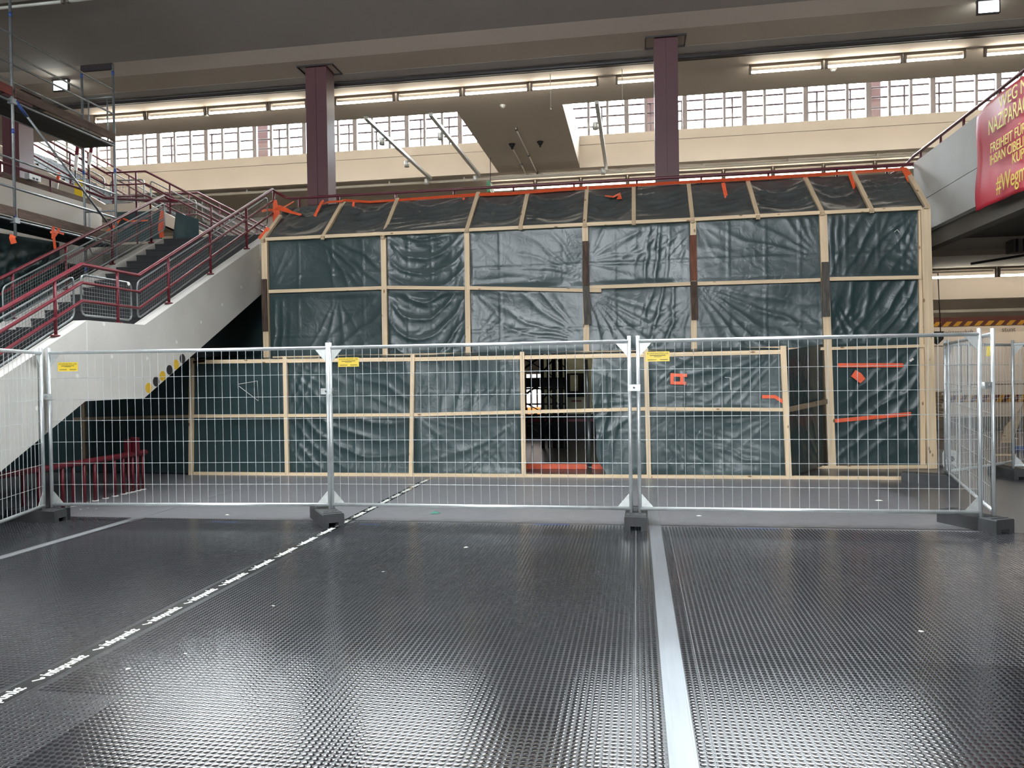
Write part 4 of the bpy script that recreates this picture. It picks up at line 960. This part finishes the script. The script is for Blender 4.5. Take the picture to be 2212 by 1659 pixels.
yb = atZ(1200, 1013, 0)[1]; xx = [atY(q, 1008, yb)[0] for q in (1136, 1268, 1279, 1302)]
tape([(xx[0], yb, .048), (xx[1], yb, .048)], .09, 'orange band low across the floor inside the doorway', (0, -1, 0), th=.02)
tape([(xx[2], yb, .048), (xx[3], yb, .048)], .09, 'short orange band beyond the steel prop in the doorway', (0, -1, 0), th=.02)

# white cuts and tears in the sheets
for i, (px, py, Y, lab, pts) in enumerate(((534, 845, YL-.02, 'torn flap with pale edges in the low sheet at its dark end', [(514,830),(556,823),(558,866),(516,834)]), (1577, 830, YL-.02, 'small pale tear in the low sheet beside the square tape', [(1566,815),(1577,816),(1578,842)]), (1937, 499, YW-.03, 'tiny white tear high in the narrow sheet', [(1932,501),(1938,496),(1943,502)]), (1969, 778, YW-.04, 'tiny white tear low in the narrow sheet', [(1965,781),(1973,775)]))):
    o = thing('sheet_tear', lab, 'tear', atY(px, py, Y), group='tears in the sheeting')
    MB().path([atY(x, y, Y) for x, y in pts], .0045 if i != 3 else .02, 6).build('torn_edge', 'white_plastic', o)

# ================================================================== INSIDE THE DOORWAY
prop = thing('steel_prop', 'grey steel prop standing just inside the doorway', 'prop', atZ(1273, 1008, 0))
MB().tube((0,0,0), (0,0,1.0), .034, 12).tube((0,0,1.0), (-.03,0,1.93), .026, 12).build('tube', 'grey_tube', prop, True); MB().box(-.08, .08, -.08, .08, 0, .012).build('base_plate', 'grey_tube', prop, True); MB().tube((0,0,.96), (0,0,1.06), .045, 12).build('collar', 'grey_tube', prop, True)
tw = thing('shoring_tower', 'black braced shoring tower in the dark behind the doorway', 'scaffold', (-2.3, 17.2, 0))
def twb(p, q, r): MB().tube(p, q, r, 8).build('brace', 'black', tw)
Xt = [atY(x, 850, 17.2)[0] for x in (1148, 1172, 1185, 1197, 1212, 1222)]
for x, r in zip(Xt, (.02, .04, .035, .05, .045, .025)):
    MB().tube((x, 17.2, 0), (x, 17.2, 2.75), r, 10).build('leg', 'black', tw)
for z in (.55, 1.0, 1.35, 1.75, 2.1, 2.5): twb((Xt[0]-.4, 17.2, z), (Xt[-1], 17.2, z), .02)
for z in (.5, 1.1, 1.7, 2.2): twb((Xt[1], 17.15, z), (Xt[4], 17.15, z+.5), .02); twb((Xt[0]-.3, 17.15, z), (Xt[1], 17.15, z+.4), .025)
for z in (.3, .8, 1.3, 1.8, 2.3): twb((Xt[2], 17.3, z+.4), (Xt[5], 17.3, z), .014); twb((Xt[0]-.3, 17.3, z+.3), (Xt[1], 17.3, z), .014)
MB().box(Xt[0]-.4, Xt[-1], 17.1, 17.3, 1.38, 1.6).box(Xt[0]-.4, Xt[-1], 17.1, 17.3, 2.6, 2.75).build('beam', 'black', tw)
ct = thing('cream_sheet', 'cream coloured sheet hung in the lit space behind the doorway', 'tarpaulin', (-1.5, 20.0, .5))
xa, xb = atY(1170, 850, 20)[0], atY(1330, 850, 20)[0]; xl = atY(1120, 850, 20)[0]
sheet('sheet_bay', (xa, 20, .62), (xb, 20, .62), (xb, 20, 3.2), (xa, 20, 3.2), 120, [('lin', .5, .8, 1.2, 5, .3, .06), ('lin', .6, .3, 1.2, -8, .3, .05)], parent=ct, m='cream_tarp', res=.06)
sheet('sheet_bay', (xl-.6, 20, 2.25), (xa, 20, 2.25), (xa, 20, 3.2), (xl-.6, 20, 3.2), 121, parent=ct, m='cream_tarp', res=.06)
p, q = atY(1222, 858, 19.9), atY(1262, 806, 19.9); MB().box(p[0], q[0], 19.88, 19.9, p[2], q[2]).build('dark_panel', 'black', ct)
p, q = atY(1232, 845, 19.87), atY(1248, 810, 19.87); MB().box(p[0], q[0], 19.86, 19.88, p[2], q[2]).build('light_panel', 'cream_tarp', ct)
p, q = atY(1234, 868, 19.9), atY(1256, 864, 19.9); MB().box(p[0], q[0], 19.88, 19.9, p[2], q[2]).build('red_strip', 'rail_red', ct)
p, q = atY(1136, 911, 19.9), atY(1300, 904, 19.9); MB().box(p[0], q[0], 19.86, 19.9, p[2], q[2]).build('red_skirting', 'rail_red', ct)
MB().box(xl-.6, xb, 19.95, 20.1, 0, .62).build('plinth', 'black', ct)  # black box added for the darkness below the skirting
dw = thing('far_window', 'bright window glimpsed through the doorway behind the black tower', 'window', atY(1150, 880, 20.4))
p, q = atY(1128, 880, 20.4), atY(1171, 808, 20.4)
MB().box(p[0], q[0], 20.4, 20.42, p[2], q[2]).build('pane', 'daylight', dw)
MB().box(p[0], q[0], 20.35, 20.5, 0, p[2]).build('window_wall', 'black', dw)  # black box added below the window for the darkness there
for f in (.2, .45, .75): MB().box(p[0]+(q[0]-p[0])*f-.02, p[0]+(q[0]-p[0])*f+.02, 20.36, 20.4, p[2], q[2]).build('glazing_bar', 'mullion', dw)
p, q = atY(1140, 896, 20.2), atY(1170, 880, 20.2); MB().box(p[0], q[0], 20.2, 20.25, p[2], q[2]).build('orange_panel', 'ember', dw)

# ================================================================== FENCE
L_, HT, HB = 3.47, 2.03, .19
wire_v = MB().tube((0,0,HB), (0,0,HT), .003, 5, cap=False).mesh('wire', 'galvanised')
wire_h = MB().tube((.02,0,0), (L_-.02,0,0), .003, 5, cap=False).mesh('wire', 'galvanised')
post_m = MB().tube((0,0,.06), (0,0,2.09), .021, 14).mesh('post', 'galvanised')
rail_m = MB().tube((0,0,0), (L_,0,0), .0205, 14).mesh('rail', 'galvanised')
def gus(sx, sz): return MB().prism([(0, 0), (sx*.125, 0), (0, sz*.145)], 'y', -.003, .003).mesh('corner_plate', 'zinc_plate')
G = {(a, b): gus(a, b) for a in (-1, 1) for b in (-1, 1)}
sign_m = MB().box(0, .255, -.008, -.004, 0, .108).mesh('sign', 'sign_yellow')
def fence(x, y, ang, label, sign=.10, flip=False):
    t = thing('mobile_fence', label, 'fence panel', (x, y, 0), ang, 'mobile fence panels')
    for a in (0, L_): place('post', post_m, (a, 0, 0), t)
    for z in (HB, HT): place('rail', rail_m, (0, 0, z), t)
    for i in range(1, 35): place('wire', wire_v, (i*L_/35, 0, 0), t)
    for i in range(6): place('wire', wire_h, (0, .006, .43+i*.258), t)
    for a, b, px, pz in ((1, 1, .02, HB+.02), (1, -1, .02, HT-.02), (-1, 1, L_-.02, HB+.02), (-1, -1, L_-.02, HT-.02)): place('corner_plate', G[(a, b)], (px, 0, pz), t)
    if sign is not None:
        s = place('sign', sign_m, (sign, 0, 1.805), t)
        text('lettering', 'SCHWARZFELLER', .026, 'sign_ink', s, (.1275, -.0085, .078), (math.pi/2, 0, 0), .0003, 'CENTER', 1.0, 1.15)
        for w, z, h in ((.17, .062, .006), (.08, .050, .004), (.095, .016, .006)):
            MB().box(.1275-w/2-(.06 if z < .03 else 0), .1275+w/2-(.06 if z < .03 else 0), -.0088, -.0082, z, z+h).build('small_print', 'sign_ink', s, True)
        MB().box(.15, .235, -.0088, -.0082, .016, .022).build('small_print', 'sign_ink', s, True)
    return t
YF = 8.51
fence(-3.545, YF, 0, 'galvanised fence panel in the middle, in front of the doorway')
fence(-7.035, 8.25, .07, 'galvanised fence panel in front of the staircase side and red barrier', .12)
fence(.02, YF, .01, 'galvanised fence panel in front of the square tape and the corner post', .085)
ang = math.atan2(7.25-8.15, -6.82+7.12); fence(-7.065, 8.155, ang, 'galvanised fence panel cut by the picture edge beside the staircase', None)
ang = math.atan2(11.69-8.62, 4.38-3.66); fence(3.64, 8.60, ang, 'galvanised fence panel running back from the corner block', .12)
fence(4.46, 11.92, math.atan2(1.39, 1.56), 'galvanised fence panel at the back in front of the lettered wall', 2.9)
fence(5.62, 12.62, -.10, 'galvanised fence panel at the back whose post stands at the picture edge', None)

def clamp(x, y, z, rz, label):
    t = thing('fence_clamp', label, 'clamp', (x, y, z), rz, 'fence clamps')
    MB().box(-.068, .068, -.026, -.020, -.035, .035).box(-.068, .068, .020, .026, -.035, .035).build('plate', 'zinc_plate', t, True)
    MB().tube((-.044,0,-.035), (-.044,0,.035), .025, 12).tube((.044,0,-.035), (.044,0,.035), .025, 12).build('sleeve', 'zinc_plate', t, True)
    MB().tube((0,-.04,0), (0,.04,0), .008, 8).build('bolt', 'galvanised', t, True); MB().tube((0,-.04,0), (0,-.028,0), .016, 6).build('nut', 'galvanised_dull', t, True)
clamp(-3.59, YF, 1.52, 0, 'zinc fence clamp joining the panels in front of the low sheet')
clamp(-.027, YF, 1.52, 0, 'zinc fence clamp joining the panels beside the doorway')
clamp(3.56, YF+.05, 1.50, .7, 'zinc fence clamp joining the panels at the far corner block')
clamp(-7.05, 8.20, 1.50, .9, 'zinc fence clamp joining the panels beside the staircase side')

def foot(x, y, ang, label):
    t = thing('rubber_block', label, 'fence foot', (x, y, 0), ang, 'rubber fence feet')
    w, l, h = .12, .36, .145
    body = MB(); n = .055
    prof = [(-w, 0), (-n, 0), (-n, .045), (n, .045), (n, 0), (w, 0), (w, h-.012), (w-.012, h), (-w+.012, h), (-w, h-.012)]
    body.prism(prof, 'y', -l, l).build('block', 'rubber_foot', t, True)
    MB().box(-w+.012, w-.012, -.30, -.29, h, h+.006).box(-w+.012, w-.012, .29, .30, h, h+.006).build('rib', 'rubber_foot', t, True)
    for yy in (-.18, .16):
        for xx in (-.045, .045): MB().box(xx-.028, xx+.028, yy-.012, yy+.012, h, h+.0015).build('slot', 'black', t, True)
foot(-3.595, 8.44, .62, 'grey rubber fence foot beside the white floor lettering')
foot(-.02, 8.58, -.02, 'grey rubber fence foot beside the metal floor strip')
foot(3.50, 8.72, .47, 'grey rubber fence foot at the corner by the open hall')
foot(-7.2, 8.21, 1.5, 'grey rubber fence foot beside the staircase and red barrier')
foot(4.22, 12.0, 1.15, 'grey rubber fence foot at the back near the corner timber post')
foot(5.62, 12.78, .1, 'grey rubber fence foot at the back near the picture edge')

# ================================================================== THINGS IN THE OPEN HALL AT THE BACK
pl = thing('plank_pile', 'pile of brown planks beside the corner timber post in the open hall', 'planks', (6.4, 20.2, 0))
for i in range(7):
    MB().box(-.9, .9+.03*(i % 3), -.25, .25, .42+i*.10, .42+i*.10+.08).build('plank', 'plank_pile', pl, True)
for x in (-.6, .6): MB().box(x-.06, x+.06, -.25, .25, 0, .42).build('bearer', 'black', pl, True)
a = atZ(2045, 1006, 0); wb = thing('plastic_block', 'cream toothed plastic block on the floor behind the corner timber post', 'block', (a[0], a[1], 0))
MB().box(-.11, .11, -.12, .12, .03, .24).build('block_body', 'white_plastic', wb, True)
for i in range(4):
    MB().box(-.10+i*.06, -.07+i*.06, -.12, .12, .24, .27).box(-.10+i*.06, -.07+i*.06, -.12, .12, 0, .03).build('tooth', 'white_plastic', wb, True)
MB().disc((.03, .13), .05, 16, 'y', (-.125, -.119)).build('hole', 'black', wb, True)
p, q = atY(2160, 932, 18.5), atY(2192, 880, 18.5); lb = thing('leaning_board', 'light splintered board leaning in the open hall behind the fence', 'board', (p[0], 18.5, 0))
MB().prism([(0, 0), (.25, -.0), (.42, .55), (.52, .95), (.38, .7), (.1, .35)], 'y', -.02, .02).build('board', 'pine_x', lb, True)
a = atZ(2204, 975, 0); bc = thing('blue_canister', 'small blue canister lying on the hall floor at the picture edge', 'canister', (a[0], a[1], .06))
MB().tube((-.12,0,0), (.1,0,0), .055, 14).build('can', 'blue_plastic', bc, True); MB().tube((-.16,0,0), (-.12,0,0), .05, 14, .055).build('lid', 'white_plastic', bc, True)
for i, (px, py, m, lab) in enumerate(((2042, 950, 'rail_red', 'red rag on the hall floor behind the corner timber post'), (2185, 948, 'white_plastic', 'crumpled pale paper on the hall floor behind the fence'), (2170, 984, 'pine_x', 'short wooden offcut on the hall floor behind the fence'))):
    a = atZ(px, py, 0); o = thing('floor_scrap', lab, 'scrap', (a[0], a[1], 0), group='scraps on the hall floor')
    if m == 'pine_x': MB().box(-.2, .2, -.03, .03, 0, .03).build('scrap_piece', m, o, True)
    else:
        mb = MB(); r = random.Random(i)
        pts = [(math.cos(k*.785)*.18*r.uniform(.6, 1.2), math.sin(k*.785)*.12*r.uniform(.6, 1.2), r.uniform(0, .02)) for k in range(8)]
        mb.add(pts+[(0, 0, .06)], [(k, (k+1) % 8, 8) for k in range(8)]); mb.build('scrap_piece', m, o, True)
ck = thing('cable_tray', 'dark cable tray and cables under the gallery soffit at the picture edge', 'cable tray', (7.3, 15.0, 3.7))
p, q = atY(2187, 545, 14.9), atY(2240, 515, 14.9)
MB().box(p[0]-7.3, p[0]-7.3+1.6, -.15, .15, p[2]-3.7, q[2]-3.7).build('tray', 'dark_soffit', ck, True)
for i in range(5): MB().tube((p[0]-7.3+.05+i*.12, -.16, p[2]-3.7), (p[0]-7.3+.05+i*.12, -.16, q[2]-3.7), .02, 6).build('cable', 'cable_black', ck, True)
MB().path([(-1.3, 0, -.14), (-.4, 0, -.02), (0.3, 0, .06), (1.4, 0, .1)], .025, 6).build('cable', 'cable_black', ck, True)
hs = thing('hanging_badge', 'black shield with green marks hanging behind the fence top rail', 'sign', (atY(2018, 728, 21.0)[0], 21.0, 2.4))
p = atY(2018, 728, 21.0); z = p[2]-2.4
MB().prism([(-.22, z+.14), (.22, z+.14), (.22, z-.05), (.08, z-.2), (-.22, z-.05)], 'y', -.02, .02).build('shield', 'black', hs, True)
for k in (-.08, .04): MB().bar((k, -.025, z-.06), (k+.05, -.025, z+.1), .03, .01, (0,1,0)).build('green_mark', 'green_badge', hs, True)
MB().tube((.15, 0, z+.14), (.1, 0, 4.1-2.4), .012, 6).build('hanger', 'cable_black', hs, True)

# ================================================================== LITTER ON THE FLOOR
lit = [(1898,1082,'white_print','white paper scrap behind the fence panel by the corner',.05), (940,1109,'glass_shard','green shard on the floor behind the middle fence panel',.10), (490,1113,'white_print','white speck on the floor behind the panel by the stairs',.03), (208,1100,'white_print','tiny white chip beside the barrier, first of three',.02), (190,1098,'white_print','tiny white chip beside the barrier, second of three',.02), (174,1101,'white_print','tiny white chip beside the barrier, third of three',.02), (1510,1115,'white_print','pale chip on the floor right of the metal strip',.03), (1007,1183,'white_print','white chip on the polished floor below the doorway',.03), (277,1446,'white_print','white chip on the polished floor below the lettering',.018), (400,1413,'white_print','second white chip on the polished floor below the lettering',.012), (590,1310,'white_print','white chip on the polished floor right of the lettering',.014), (828,1236,'white_print','small white chip on the polished floor left of centre',.016), (1990,1365,'white_print','pale sliver on the polished floor at the open hall side',.02)]
for i, (px, py, m, lab, r_) in enumerate(lit):
    a = atZ(px, py, 0); rr = random.Random(i); mb = MB()
    pts = [(math.cos(k*1.05)*r_*rr.uniform(.6, 1.3), math.sin(k*1.05)*r_*rr.uniform(.5, .9), .002+rr.uniform(0, .004)) for k in range(6)]
    mb.add(pts+[(0, 0, .004+r_*.25)], [(k, (k+1) % 6, 6) for k in range(6)]+[(5, 4, 3, 2, 1, 0)])
    o = mb.build('litter_chip', m, None); o.location = (a[0], a[1], .0005); tag(o, lab, 'litter', 'litter on the floor')
